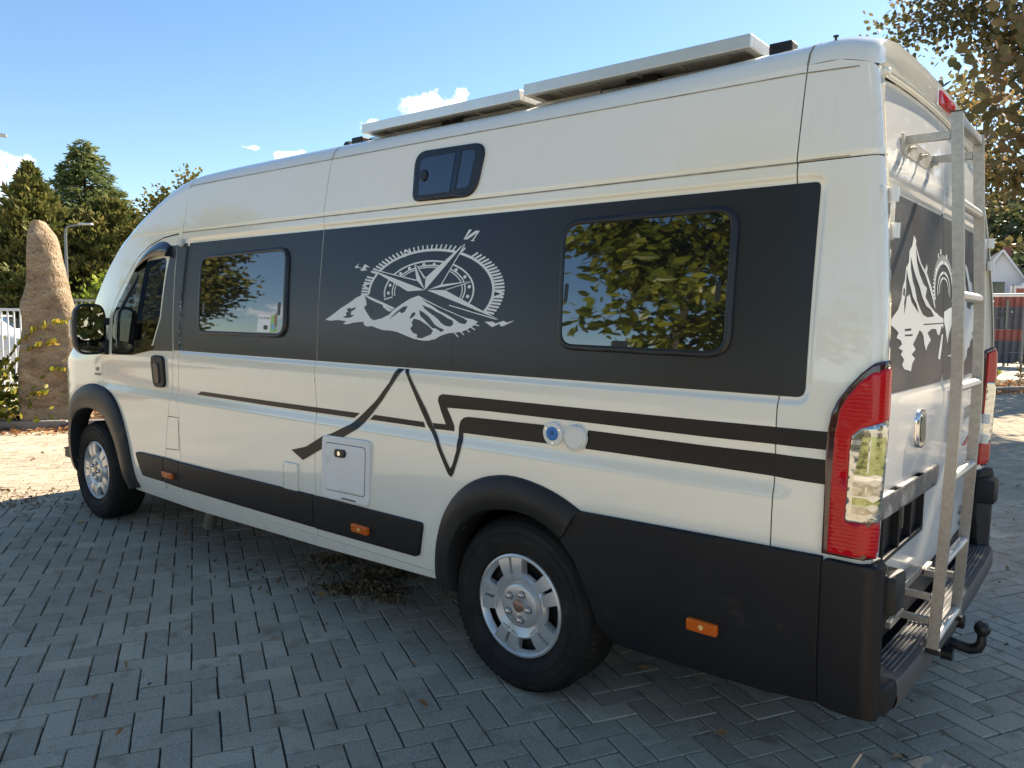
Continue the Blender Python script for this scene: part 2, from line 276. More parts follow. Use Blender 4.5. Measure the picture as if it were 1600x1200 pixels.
 'rm_main': [(0.2663,1.5336),(0.2584,1.5475),(0.2972,1.5638),(0.3452,1.5826),(0.3861,1.6163),(0.4027,1.6582),(0.4282,1.68),(0.4458,1.7226),(0.4811,1.7416),(0.4912,1.7803),(0.5279,1.8001),(0.554,1.8375),(0.5845,1.8241),(0.5779,1.8084),(0.6479,1.752),(0.7066,1.7286),(0.7375,1.753),(0.7474,1.7353),(0.7369,1.7211),(0.8098,1.6738),(0.8533,1.6331),(0.8758,1.6005),(0.9212,1.5724),(1.0382,1.5588),(1.1363,1.5747),(1.2271,1.5653),(1.2286,1.5263),(1.0157,1.5216),(0.9916,1.534),(0.9468,1.4951),(0.9125,1.5002),(0.8892,1.5196),(0.8129,1.5198),(0.7504,1.5062),(0.804,1.4801),(0.7526,1.46),(0.7332,1.442),(0.7013,1.4656),(0.69,1.493),(0.6696,1.5068),(0.6302,1.516),(0.5743,1.4855),(0.538,1.4686),(0.5761,1.4504),(0.5217,1.4343),(0.5687,1.4198),(0.5331,1.4035),(0.5172,1.3781),(0.4281,1.3885),(0.4013,1.4043),(0.4256,1.4202),(0.3822,1.4383),(0.4068,1.4502),(0.3563,1.4597),(0.3974,1.4713),(0.3801,1.484),(0.3306,1.4929),(0.3546,1.509),(0.33,1.5173)],
 'rm_h1': [(0.4196,1.6588),(0.4367,1.6469),(0.4283,1.6258),(0.4027,1.6333)],
 'rm_h2': [(0.4544,1.7189),(0.4715,1.6904),(0.507,1.6579),(0.5343,1.6288),(0.5807,1.6082),(0.6192,1.5737),(0.5623,1.5948),(0.5163,1.6111),(0.4892,1.636),(0.4541,1.6265),(0.4372,1.5925),(0.4255,1.5672),(0.4199,1.6088),(0.4454,1.643),(0.4453,1.6766)],
 'rm_h3': [(0.5084,1.7646),(0.5436,1.7239),(0.5747,1.6996),(0.6277,1.6668),(0.6668,1.6325),(0.7274,1.6023),(0.8003,1.5898),(0.8547,1.567),(0.8222,1.5644),(0.7487,1.5614),(0.6777,1.5699),(0.6284,1.596),(0.5899,1.6216),(0.5616,1.6599),(0.5341,1.6804),(0.5073,1.7219)],
 'rm_h4': [(0.5775,1.7997),(0.6191,1.7546),(0.6669,1.7308),(0.7064,1.715),(0.7677,1.6768),(0.8317,1.6278),(0.8538,1.6048),(0.944,1.5727),(0.8763,1.5815),(0.7895,1.6035),(0.7167,1.6339),(0.7368,1.6664),(0.6863,1.678),(0.6278,1.711),(0.5905,1.7484)],
 'rm_h5': [(0.4298,1.5211),(0.5178,1.523),(0.5091,1.5144),(0.43,1.5135)],
 'rm_h6': [(0.4303,1.5022),(0.5366,1.5034),(0.5277,1.497),(0.4305,1.4967)],
 'rm_h7': [(0.6884,1.5383),(1.1373,1.5452),(1.1249,1.5411),(0.6885,1.5338)],
 'rm_b': [(1.4639,1.5837),(1.4923,1.7991),(1.5369,1.7851),(1.6133,1.7273),(1.6611,1.7236),(1.6844,1.6728),(1.6141,1.6593),(1.5824,1.6753),(1.5213,1.6567),(1.5288,1.6123),(1.616,1.6026),(1.647,1.6259),(1.7288,1.6218),(1.7414,1.5636),(1.7444,1.5109),(1.6694,1.4997),(1.7133,1.4819),(1.6245,1.4599),(1.6262,1.4427),(1.5497,1.4273),(1.5379,1.3995),(1.4814,1.3734)],
 'rm_bh': [(1.4914,1.777),(1.551,1.7246),(1.5823,1.6809),(1.5363,1.6683),(1.4904,1.7109)],
 'rm_c': [(0.9931,1.4996),(1.0168,1.4969),(0.9859,1.4308),(0.9654,1.402),(0.9303,1.408),(0.9502,1.4415)],
 'rm_d': [(1.1082,1.4149),(1.2367,1.4164),(1.2379,1.4059),(1.1213,1.4094)],
 'rm_ring': [(1.0281,1.8346),(0.8639,1.657),(1.2375,1.6694),(1.0241,1.7509),(0.8865,1.6197)],
}

# ------------------------------------------------------------------ patches: 2-D outlines laid on curved surfaces
W = 2.05                                                         # width of the van
def f_side(a, b, off=0):
    y = SIDE(a, b) - off
    return np.stack([a, y, b], -1)
def f_far(a, b, off=0):
    y = W - (SIDE(a, b) - off)
    return np.stack([a, y, b], -1)
def rear_x(y, z):
    x = XD(z) + .010*(1 - ((y-1.025)/.93)**2)
    x = x - .010 * (1 - sstep(0, .022, rbox(y, z, .11, 1.94, 1.316, 1.966, .02)))       # recessed upper door panel
    x = x + .010 * sstep(2.02, 2.035, z) * (1-sstep(2.035, 2.06, z))
    return x
def f_rear(a, b, off=0): return np.stack([rear_x(a, b)+off, a, b], -1)
def f_lamp(a, b, off=0):
    return corner(a, b, off, 1.318, True)
def corner(a, b, off, xc, lean):
    """rounded rear corner: along the side, round by 117 degrees, then slanting back to the doors"""
    r, tm = .030, 2.04
    L = xc-1.19; s = np.asarray(a, float); z = np.asarray(b, float); r2 = r + off
    t = np.clip((s-L)/r, 0, tm); e = np.maximum(s-L-r*tm, 0)
    x = np.where(s < L, 1.19+s, xc + r2*np.sin(t)) + e*math.cos(tm); y = np.where(s < L, -.006-off, -.006 + r - r2*np.cos(t)) + e*math.sin(tm)
    if lean: x = x - np.clip((s-.03)/.10, 0, 1)*(.030*np.maximum(1.2-z, 0) + .020*np.maximum(z-1.25, 0))
    return np.stack([x, y + PROF(z), z], -1)
def f_bump(a, b, off=0): return corner(a, b, off, 1.330, False)
def f_bumpfar(a, b, off=0):
    P = f_bump(a, b, off); P[..., 1] = W - P[..., 1]; return P
def f_lampfar(a, b, off=0):
    P = f_lamp(a, b, off); P[..., 1] = W - P[..., 1]; return P
SURF = dict(side=f_side, far=f_far, rear=f_rear, lamp=f_lamp, lampfar=f_lampfar, bump=f_bump, bumpfar=f_bumpfar)
def inside(px, pz, poly):
    poly = np.asarray(poly); r = np.zeros(px.shape, bool); n = len(poly); j = n-1
    for i in range(n):
        xi, zi = poly[i]; xj, zj = poly[j]
        c = ((zi > pz) != (zj > pz))
        with np.errstate(divide='ignore', invalid='ignore'):
            r ^= c & (px < (xj-xi)*(pz-zi)/(zj-zi+1e-30)+xi)
        j = i
    return r
def edge_dist(px, pz, poly):
    d = np.full(px.shape, 9.); poly = np.asarray(poly); n = len(poly)
    for i in range(n):
        a = poly[i]; b = poly[(i+1) % n]; ab = b-a; l2 = max(ab@ab, 1e-12)
        t = np.clip(((px-a[0])*ab[0]+(pz-a[1])*ab[1])/l2, 0, 1)
        d = np.minimum(d, np.hypot(px-a[0]-t*ab[0], pz-a[1]-t*ab[1]))
    return d
def densify(poly, seg):
    out = []; n = len(poly)
    for i in range(n):
        a = np.array(poly[i], float); b = np.array(poly[(i+1) % n], float); k = max(1, int(math.ceil(np.hypot(*(b-a))/seg)))
        for j in range(k): out.append(tuple(a+(b-a)*j/k))
    return out
def rrect(x0, x1, z0, z1, r, n=6):
    out = []
    for cx, cz, a0 in ((x1-r, z1-r, 0), (x0+r, z1-r, 90), (x0+r, z0+r, 180), (x1-r, z0+r, 270)):
        for k in range(n+1):
            a = math.radians(a0+90*k/n); out.append((cx+r*math.cos(a), cz+r*math.sin(a)))
    return out
def rquad(c, r, n=6):
    """quad corners (any order round) with rounded corners"""
    out = []; m = len(c)
    rr = r if isinstance(r, (list, tuple)) else [r]*m
    for i in range(m):
        p = np.array(c[i], float); a = np.array(c[i-1], float)-p; b = np.array(c[(i+1) % m], float)-p
        la, lb = np.hypot(*a), np.hypot(*b); a /= la; b /= lb
        ang = math.acos(np.clip(a@b, -1, 1)); d = min(rr[i]/math.tan(ang/2), .49*la, .49*lb)
        P0 = p+a*d; P2 = p+b*d
        for k in range(n+1):
            t = k/n; out.append(tuple((1-t)**2*P0+2*t*(1-t)*p+t*t*P2))
    return out
def smooth_poly(pts, it=2, closed=True):
    P = [np.array(p, float) for p in pts]
    for _ in range(it):
        Q = []; n = len(P)
        for i in range(n if closed else n-1):
            a, b = P[i], P[(i+1) % n]; Q += [.75*a+.25*b, .25*a+.75*b]
        if not closed: Q = [P[0]]+Q+[P[-1]]
        P = Q
    return [tuple(p) for p in P]
def inset(poly, d):
    P = np.array(poly, float); n = len(P)
    A = .5*np.sum(P[:, 0]*np.roll(P[:, 1], -1)-np.roll(P[:, 0], -1)*P[:, 1]); s = 1 if A > 0 else -1
    out = []
    for i in range(n):
        e1 = P[i]-P[i-1]; e2 = P[(i+1) % n]-P[i]
        e1 /= (np.hypot(*e1)+1e-12); e2 /= (np.hypot(*e2)+1e-12)
        n1 = s*np.array([-e1[1], e1[0]]); n2 = s*np.array([-e2[1], e2[0]]); m = n1+n2; q = m@m
        m = m/np.sqrt(q) if q > 1e-6 else n1
        out.append(tuple(P[i]+m*d/max(.5, m@n1)))
    return out
ZLINES = np.unique(np.round(np.concatenate([np.arange(.26, 2.5, .045), np.arange(1.274, 1.310, .006), np.arange(.98, 1.05, .01), np.arange(1.97, 2.004, .006), np.arange(2.03,2.056,.006)]), 4))
XLINES = np.unique(np.round(np.concatenate([np.arange(-5.0, 1.36, .021), np.arange(1.121, 1.155, .006), np.arange(-2.70, -2.66, .006), np.arange(1.30, 1.352, .008), np.arange(-4.9, -3.5, .05)]), 4))
def patch(name, outer, mat, parent=None, holes=(), off=0., thick=0., surf='side', seg=.045, grid='auto', soft=0., fn=None, **kw):
    F = fn or SURF[surf]
    if surf in ('side', 'far') and grid == 'auto' and len(outer) < 400: seg = min(seg, .014)
    loops = [densify(outer, seg)] + [densify(h, seg) for h in holes]
    pts = []; edges = []
    for lp in loops:
        b = len(pts); pts += lp; edges += [(b+i, b+(i+1) % len(lp)) for i in range(len(lp))]
    P = np.array(pts); lo = P.min(0); hi = P.max(0)
    if soft:                                                     # keeps the rounded edge narrow
        ring = np.array(inset(loops[0], .006)); m = inside(ring[:, 0], ring[:, 1], loops[0])
        for h_ in loops[1:]: m &= ~inside(ring[:, 0], ring[:, 1], h_) & (edge_dist(ring[:, 0], ring[:, 1], h_) > .003)
        m &= edge_dist(ring[:, 0], ring[:, 1], loops[0]) > .0035
        pts = pts + [tuple(q) for q in ring[m]]
        for h_ in loops[1:]:
            ring = np.array(inset(h_, -.006)); m = inside(ring[:, 0], ring[:, 1], loops[0]) & ~inside(ring[:, 0], ring[:, 1], h_) & (edge_dist(ring[:, 0], ring[:, 1], loops[0]) > .004) & (edge_dist(ring[:, 0], ring[:, 1], h_) > .0035)
            pts = pts + [tuple(q) for q in ring[m]]
    if grid is not None:
        if grid == 'auto' and surf in ('side', 'far') and fn is None:
            gx = XLINES[(XLINES > lo[0]) & (XLINES < hi[0])]; gz = ZLINES[(ZLINES > lo[1]) & (ZLINES < hi[1])]
        else:
            g = .03 if grid == 'auto' else grid
            gx = np.arange(lo[0]+g*.37, hi[0], g); gz = np.arange(lo[1]+g*.41, hi[1], g)
        if len(gx) and len(gz):
            X, Z = np.meshgrid(gx, gz); X = X.ravel(); Z = Z.ravel()
            m = inside(X, Z, loops[0])
            for h in loops[1:]: m &= ~inside(X, Z, h)
            X, Z = X[m], Z[m]
            for lp in loops:
                if len(X):
                    d = edge_dist(X, Z, lp); m = d > (.012 if soft else .004); X, Z = X[m], Z[m]
            pts = pts + list(zip(X.tolist(), Z.tolist()))
    res = delaunay_2d_cdt([Vector(q) for q in pts], edges, [], 0, 1e-7)
    V = np.array([tuple(v) for v in res[0]]); T = np.array([f for f in res[2] if len(f) == 3])
    c = V[T].mean(1); m = inside(c[:, 0], c[:, 1], loops[0])
    for h in loops[1:]: m &= ~inside(c[:, 0], c[:, 1], h)
    e1 = V[T[:, 1]]-V[T[:, 0]]; e2 = V[T[:, 2]]-V[T[:, 0]]
    m &= np.abs(e1[:, 0]*e2[:, 1]-e1[:, 1]*e2[:, 0]) > 1e-9
    T = T[m]
    a, b = V[:, 0], V[:, 1]; h = 1e-3
    P3 = F(a, b, off); du = F(a+h, b, off)-F(a-h, b, off); dv = F(a, b+h, off)-F(a, b-h, off)
    Nn = np.cross(du, dv); Nn /= (np.linalg.norm(Nn, axis=1, keepdims=True)+1e-12)
    probe = F(a, b, off+.01)-P3
    Nn *= np.sign((Nn*probe).sum(1))[:, None]
    tn = np.cross(P3[T[:, 1]]-P3[T[:, 0]], P3[T[:, 2]]-P3[T[:, 0]]); flip = (tn*Nn[T[:, 0]]).sum(1) < 0
    T[flip] = T[flip][:, ::-1]
    verts = P3; norms = Nn.copy(); faces = T.tolist()
    if thick:
        E = {}
        for t in faces:
            for i in range(3):
                e = (t[i], t[(i+1) % 3])
                if (e[1], e[0]) in E: del E[(e[1], e[0])]
                else: E[e] = 1
        bv = sorted({i for e in E for i in e}); idx = {v: i for i, v in enumerate(bv)}
        back = F(a[bv], b[bv], off-thick); base = len(verts)
        on = np.zeros((len(bv), 3))
        for (i, j) in E:
            d = P3[j]-P3[i]; q = np.cross(d, Nn[i]); q /= (np.linalg.norm(q)+1e-12); on[idx[i]] += q; on[idx[j]] += q
        on /= (np.linalg.norm(on, axis=1, keepdims=True)+1e-12)
        if soft: norms[bv] = norms[bv]*(1-soft)+on*soft; norms /= np.linalg.norm(norms, axis=1, keepdims=True)
        front2 = P3[bv]
        verts = np.concatenate([verts, front2, back]); nb = len(bv)
        rn = on*(1-soft)+Nn[bv]*soft if soft else on
        rn = rn/np.linalg.norm(rn, axis=1, keepdims=True)
        norms = np.concatenate([norms, rn, on])
        faces += [(base+idx[j], base+idx[i], base+nb+idx[i], base+nb+idx[j]) for (i, j) in E]
    return mesh_obj(name, verts, faces, mat, parent, normals=norms, **kw)
def strip(name, pts, w, mat, parent=None, off=.0008, surf='side', seg=.04, fn=None, ends=None, **kw):
    """thin band along a 2-D path"""
    F = fn or SURF[surf]; P = []
    for i in range(len(pts)-1):
        a = np.array(pts[i], float); b = np.array(pts[i+1], float); k = max(1, int(math.ceil(np.hypot(*(b-a))/seg)))
        P += [a+(b-a)*j/k for j in range(k)]
    P.append(np.array(pts[-1], float)); P = np.array(P)
    t = np.gradient(P, axis=0); t /= (np.linalg.norm(t, axis=1, keepdims=True)+1e-12); nn = np.stack([-t[:, 1], t[:, 0]], 1)
    A = P+nn*w/2; B = P-nn*w/2
    v = np.concatenate([F(A[:, 0], A[:, 1], off), F(B[:, 0], B[:, 1], off)]); n = len(P)
    f = [(i, i+1, n+i+1, n+i) for i in range(n-1)]
    return mesh_obj(name, v, f, mat, parent, **kw)
def ribbon(name, curves, mat, parent=None, smooth=True, closed=False, angle=None, **kw):
    """loft between curves of equal point count"""
    n = len(curves[0]); v = [tuple(p) for c in curves for p in c]; f = []
    for i in range(len(curves)-1):
        for j in range(n if closed else n-1):
            k = (j+1) % n; f.append((i*n+j, i*n+k, (i+1)*n+k, (i+1)*n+j))
    me = bpy.data.meshes.new(name); me.from_pydata(v, [], f); me.materials.append(mat)
    bm = bmesh.new(); bm.from_mesh(me); bmesh.ops.recalc_face_normals(bm, faces=list(bm.faces)); bm.to_mesh(me); bm.free()
    if smooth: me.shade_smooth()
    if angle: me.set_sharp_from_angle(angle=math.radians(angle))
    o = bpy.data.objects.new(name, me); COL.objects.link(o); return finish(o, parent, **kw)
def resample(pts, n):
    P = np.array(pts, float); d = np.r_[0, np.cumsum(np.linalg.norm(np.diff(P, axis=0), axis=1))]; t = np.linspace(0, d[-1], n)
    return np.stack([np.interp(t, d, P[:, k]) for k in range(P.shape[1])], 1)
def text_mesh(name, body, size, mat, parent, place, shear=0, bold=0, xscale=1., **kw):
    """flat lettering from the built-in font, each vertex placed by place(u, v)"""
    cu = bpy.data.curves.new(name, 'FONT'); cu.body = body; cu.size = size; cu.shear = shear; cu.offset = bold; cu.resolution_u = 3
    t = bpy.data.objects.new(name, cu); COL.objects.link(t)
    me = bpy.data.meshes.new_from_object(t); bpy.data.objects.remove(t)
    for v in me.vertices: v.co = place(v.co.x*xscale, v.co.y)
    me.materials.clear(); me.materials.append(mat)
    o = bpy.data.objects.new(name, me); COL.objects.link(o); return finish(o, parent, **kw)

# ------------------------------------------------------------------ the camper van
paint = material('white_paint', (.86, .825, .69), .16, spec=.6, coat=1, noise=(1.3, .35, (.84, .80, .65)), dirt=((.50, .45, .36), 5, .66, .10))
paint_lo = material('white_paint_low', (.86, .825, .70), .18, spec=.6, coat=.9, noise=(3, .4, (.82, .78, .65)), dirt=((.42, .37, .28), 9, .60, .22))
def weathering(m, ripple, amount):
    """faint panel ripple and pale vertical water streaks on paint"""
    nt = m.node_tree; N = nt.nodes; L = nt.links; b = N['Principled BSDF']; tc = N.new('ShaderNodeTexCoord')
    mp = N.new('ShaderNodeMapping'); mp.inputs['Scale'].default_value = (38, 38, 1.1); L.new(tc.outputs['Object'], mp.inputs['Vector'])
    n1 = N.new('ShaderNodeTexNoise'); n1.inputs['Scale'].default_value = 1; n1.inputs['Detail'].default_value = 4; L.new(mp.outputs[0], n1.inputs['Vector'])
    r1 = N.new('ShaderNodeMapRange'); r1.inputs['From Min'].default_value = .56; r1.inputs['From Max'].default_value = .74; r1.inputs['To Max'].default_value = amount; L.new(n1.outputs['Fac'], r1.inputs['Value'])
    mx = N.new('ShaderNodeMix'); mx.data_type = 'RGBA'; mx.inputs['B'].default_value = (.46, .42, .31, 1); L.new(r1.outputs[0], mx.inputs['Factor'])
    src = b.inputs['Base Color'].links[0].from_socket; L.new(src, mx.inputs['A']); L.new(mx.outputs['Result'], b.inputs['Base Color'])
    n2 = N.new('ShaderNodeTexNoise'); n2.inputs['Scale'].default_value = 5.5; n2.inputs['Detail'].default_value = 1.5; L.new(tc.outputs['Object'], n2.inputs['Vector'])
    bp = N.new('ShaderNodeBump'); bp.inputs['Strength'].default_value = ripple; bp.inputs['Distance'].default_value = .01; L.new(n2.outputs['Fac'], bp.inputs['Height']); L.new(bp.outputs[0], b.inputs['Normal']); L.new(bp.outputs[0], b.inputs['Coat Normal'])
weathering(paint, .045, .055); weathering(paint_lo, .04, .14)
shellm = material('gap_dark', (.012, .012, .012), .8)
blackpl = material('black_plastic', (.011, .0115, .013), .5, spec=.35, bump=(900, .25, .0006), noise=(2.5, .6, (.018, .0175, .017)))
cladpl = material('cladding_plastic', (.0085, .009, .011), .48, spec=.3, bump=(700, .3, .0008), noise=(2.2, .7, (.017, .0165, .016)), dirt=((.07, .06, .045), 6, .60, .35))
flarepl = material('flare_plastic', (.016, .0155, .015), .46, spec=.35, bump=(700, .3, .0008), noise=(4, .7, (.030, .027, .023)), dirt=((.10, .08, .055), 5, .58, .4))
wrap = material('grey_wrap', (.017, .0175, .019), .27, spec=.5, noise=(1.0, .6, (.022, .0215, .022)), dirt=((.07, .065, .06), 30, .74, .3))
stripe = material('black_vinyl', (.009, .009, .010), .34, spec=.35, noise=(3, .5, (.013, .0125, .0125)))
decalw = material('white_vinyl', (.72, .73, .69), .4)
sealant = material('dirty_sealant', (.40, .36, .27), .8, noise=(14, .9, (.20, .17, .11)))
seamd = material('seam_shadow_gap', (.06, .055, .05), .8)
pane_m = material('tinted_acrylic', (.006, .007, .008), .02, ior=2.35, spec=.5)
frame_m = material('window_rubber', (.010, .0105, .012), .34, noise=(9, .5, (.03, .03, .032)))
gloss_black = material('gloss_black', (.008, .008, .009), .08, coat=.5)
chrome = material('chrome', (.80, .80, .80), .12, metal=1)
alu = material('anodised_aluminium', (.70, .69, .66), .38, metal=.85, noise=(30, .4, (.62, .60, .56)))
galv = material('galvanised_steel', (.42, .41, .37), .42, metal=.65, noise=(60, .8, (.33, .32, .285)), dirt=((.36, .22, .16), 4, .56, .5))
rubber = material('tyre_rubber', (.012, .0115, .011), .75, spec=.3, bump=(140, .35, .001), noise=(9, .8, (.026, .022, .018)), dirt=((.09, .07, .05), 7, .60, .4))
silver = material('silver_hubcap', (.62, .62, .60), .32, metal=.55, noise=(14, .5, (.54, .53, .50)), dirt=((.16, .13, .10), 16, .60, .55))
dark_metal = material('dark_metal', (.035, .033, .03), .55, metal=.3)
redlens = None
def lens_material(name, col, ribs, emit=.0):
    m = bpy.data.materials.new(name); m.use_nodes = True; nt = m.node_tree; N = nt.nodes; L = nt.links; b = N['Principled BSDF']
    b.inputs['Base Color'].default_value = (*col, 1); b.inputs['Roughness'].default_value = .16; b.inputs['Coat Weight'].default_value = .35; b.inputs['Specular IOR Level'].default_value = .3; b.inputs['Coat Roughness'].default_value = .02
    tc = N.new('ShaderNodeTexCoord'); wv = N.new('ShaderNodeTexWave'); wv.bands_direction = 'Z'; wv.inputs['Scale'].default_value = ribs; wv.inputs['Distortion'].default_value = .6; wv.inputs['Detail'].default_value = 2
    L.new(tc.outputs['Object'], wv.inputs['Vector'])
    bp = N.new('ShaderNodeBump'); bp.inputs['Strength'].default_value = .22; bp.inputs['Distance'].default_value = .0012; L.new(wv.outputs['Fac'], bp.inputs['Height']); L.new(bp.outputs[0], b.inputs['Normal'])
    nz = N.new('ShaderNodeTexNoise'); nz.inputs['Scale'].default_value = 14; L.new(tc.outputs['Object'], nz.inputs['Vector'])
    mx = N.new('ShaderNodeMix'); mx.data_type = 'RGBA'; mx.inputs['A'].default_value = (*[c*.9 for c in col], 1); mx.inputs['B'].default_value = (*[min(1, c*1.05) for c in col], 1); L.new(wv.outputs['Fac'], mx.inputs['Factor']); L.new(mx.outputs['Result'], b.inputs['Base Color'])
    MAT[name] = m; return m
redlens = lens_material('red_lens', (.52, .001, .006), 26)
amber = lens_material('amber_lens', (.62, .12, .008), 60)
clearlens = lens_material('clear_lens', (.62, .63, .58), 9)
clearlens.node_tree.nodes['Principled BSDF'].inputs['Metallic'].default_value = .85
clearlens.node_tree.nodes['Principled BSDF'].inputs['Roughness'].default_value = .06

van = thing('camper_van', 'white high-roofed camper van with dark side band, compass graphic and a rear ladder', 'camper van', (0, 0, 0))
ZS = lambda x: float(ROOF(x)) - .18                               # top edge of the side wall
X_FRONT = -4.97
def sills(x): return float(np.interp(x, [-4.99, -3.28, -2.6, -1.3, -.45, .4, 1.36], [.34, .315, .309, .338, .369, .36, .38]))

# outlines in (x, z) on the side
gapB = [(-2.812, 2.032), (-2.80, 1.80), (-2.757, 1.34), (-2.750, 1.30), (-2.792, 1.03), (-2.855, .74), (-2.871, .62), (-2.905, .42), (-2.93, .392), (-3.03, .386), (-3.31, .382)]
door_top = [(-2.81, 2.026), (-2.995, 2.012), (-3.174, 1.971), (-3.321, 1.900), (-3.431, 1.795), (-3.589, 1.619), (-3.668, 1.511), (-3.74, 1.36), (-3.775, 1.22)]
arch_f_out = [(-4.42, .34), (-4.40, .60), (-4.36, .78), (-4.24, .93), (-4.06, 1.00), (-3.90, 1.022), (-3.79, 1.010), (-3.69, .995), (-3.59, .955), (-3.489, .862), (-3.386, .664), (-3.338, .448), (-3.312, .345)]
arch_f_in = [(-4.33, .32), (-4.31, .50), (-4.275, .66), (-4.19, .775), (-4.08, .822), (-3.95, .838), (-3.83, .825), (-3.755, .81), (-3.68, .77), (-3.565, .655), (-3.506, .54), (-3.478, .40), (-3.455, .315)]
arch_r_out = [(-.452, .352), (-.432, .549), (-.377, .714), (-.284, .819), (-.169, .882), (-.038, .909), (.077, .902), (.188, .879), (.264, .851), (.322, .824)]
arch_r_in = [(-.345, .345), (-.352, .47), (-.315, .59), (-.235, .695), (-.13, .752), (0, .772), (.09, .765), (.16, .745), (.205, .722), (.243, .700)]
clad = [(.318, .822), (.70, .829), (1.2085, .838), (1.2085, .372), (1.05, .352), (.82, .345), (.58, .342), (.47, .345), (.415, .40), (.36, .53), (.31, .63), (.243, .700)]
def seq(a, b, n): return [tuple(np.array(a)+(np.array(b)-np.array(a))*i/n) for i in range(n+1)]
GAP = .0022
topx = lambda x0, x1: [(x, ZS(x)) for x in np.linspace(x0, x1, max(2, int(abs(x1-x0)/.06)))]
for sd_ in ('side', 'far'):
    hole_f = smooth_poly(arch_f_in, 1, False); hole_r = arch_r_in
    # front wing: from the nose to the door
    wing = [(X_FRONT, .36), (-4.36, .36)] + [p for p in resample(arch_f_in, 26) if p[0] < -3.785] + [(-3.777, .83), (-3.777, 1.216)] + [(-3.745, 1.36), (-3.672, 1.511), (-3.592, 1.622), (-3.433, 1.798), (-3.323, 1.904), (-3.176, 1.975), (-2.997, 2.016), (-2.812, 2.031), (-2.757, 2.029)] + topx(-2.753, X_FRONT)
    patch('wing_panel', [tuple(p) for p in wing], paint, van, surf=sd_, thick=.006)
    # front door with two openings
    dr = [tuple(p) for p in gapB[::-1]]
    dr = [(p[0]-GAP, p[1]+(.0 if i < 3 else 0)) for i, p in enumerate(dr)]
    dr = dr[:-1] + [(-2.8145, 2.021)] + [(p[0], p[1]-GAP*2) for p in door_top[1:-1]] + [(-3.7728, 1.22), (-3.7728, .86)] + [tuple(p) for p in resample(arch_f_in, 26) if p[0] > -3.75 and p[1] > .39]
    win_main = rquad([(-3.205, 1.868), (-2.92, 1.885), (-2.945, 1.50), (-3.04, 1.31), (-3.31, 1.272)], [.03, .04, .08, .09, .02])
    win_tri = rquad([(-3.262, 1.83), (-3.372, 1.285), (-3.555, 1.285), (-3.56, 1.52)], [.02, .02, .02, .06])
    door = patch('front_door', dr, paint, van, holes=[win_main, win_tri], surf=sd_, thick=.006)
    # B pillar strip
    bp_ = [(p[0]+GAP, p[1]) for p in gapB[:8]] + [(-2.90, .398), (-2.68, .398), (-2.683, .70), (-2.682, .88), (-2.72, 1.025), (-2.675, 1.31), (-2.757, 2.029)]
    patch('pillar_panel', [(max(p[0], -2.9), p[1]) for p in bp_], paint, van, surf=sd_, thick=.006)
    # middle, rear and quarter panels under the gutter
    mid = [(-2.753, 2.029), (-2.671, 1.312), (-2.716, 1.025), (-2.678, .88), (-2.679, .70), (-2.676, .402), (-1.3115, .405), (-1.3065, 1.0), (-1.321, 1.5), (-1.3405, 2.029)]
    patch('side_panel', mid, paint, van, surf=sd_, thick=.006)
    rp_ = [(-1.3365, 2.029), (-1.317, 1.5), (-1.3025, 1.0), (-1.3075, .405), (-.47, .405)] + [tuple(p) for p in resample(hole_r, 20) if p[1] > .41] + [(.30, .66), (.42, .80), (1.0435, .81), (1.0435, 2.029)]
    patch('side_panel', rp_, paint, van, surf=sd_, thick=.006)
    edge = [(float(XE(z))-.0005, z) for z in np.linspace(.80, 2.029, 24)]
    patch('quarter_panel', [(1.0478, .80)] + edge + [(1.0478, 2.029)], paint, van, surf=sd_, thick=.03)
    # upper panels over the gutter
    for a, b in ((-2.753, -1.3425), (-1.3385, 1.0405)):
        patch('upper_panel', [(a, 2.0335), (b, 2.0335)] + topx(b, a), paint, van, surf=sd_, thick=.004)
    patch('upper_panel', [(1.0445, 2.0335)] + [(float(XE(z))-.0005, z) for z in np.linspace(2.0335, 2.30, 8)] + topx(1.236, 1.0445), paint, van, surf=sd_, thick=.03)
    # sill
    si = [(x, .4015) for x in np.linspace(-.47, -3.40, 40)] + [(x, sills(x)) for x in np.linspace(-3.40, -.45, 40)]
    patch('sill', si, paint_lo, van, surf=sd_, thick=.05, off=-.002)
    # dark shell behind the joints
    sh = [(-4.9, .40)] + [tuple(p) for p in resample(arch_f_in, 20) if p[1] > .41] + [(-3.45, .40), (-.40, .40)] + [tuple(p) for p in resample(hole_r, 20) if p[1] > .41] + [(.45, .41), (1.30, .41), (1.30, 1.4), (1.2, 2.3)] + [(x, z-.01) for x, z in topx(1.19, -4.9)]
    bigw = [(-2.905, 1.895), (-3.20, 1.89), (-3.30, 1.83), (-3.60, 1.50), (-3.60, 1.268), (-3.30, 1.255), (-3.03, 1.29), (-2.93, 1.49)]
    patch('body_shell', sh, shellm, van, holes=[bigw], surf=sd_, off=-.009, seg=.09)
    # wheel arch flares
    for (outc, inc, nm) in ((arch_f_out, arch_f_in, 'arch_flare'), (arch_r_out, arch_r_in, 'arch_flare')):
        n = 48; A = resample(smooth_poly(outc, 2, False), n); B = resample(smooth_poly(inc, 2, False), n); F = SURF[sd_]
        mid1 = A*.93+B*.07; mid2 = A*.5+B*.5; mid3 = A*.08+B*.92
        cs = [F(A[:, 0], A[:, 1], -.004), F(A[:, 0], A[:, 1], .008), F(mid1[:, 0], mid1[:, 1], .022), F(mid2[:, 0], mid2[:, 1], .034), F(mid3[:, 0], mid3[:, 1], .030), F(B[:, 0], B[:, 1], .016), F(B[:, 0], B[:, 1], -.09), ]
        ribbon(nm, cs, flarepl, van, angle=50)
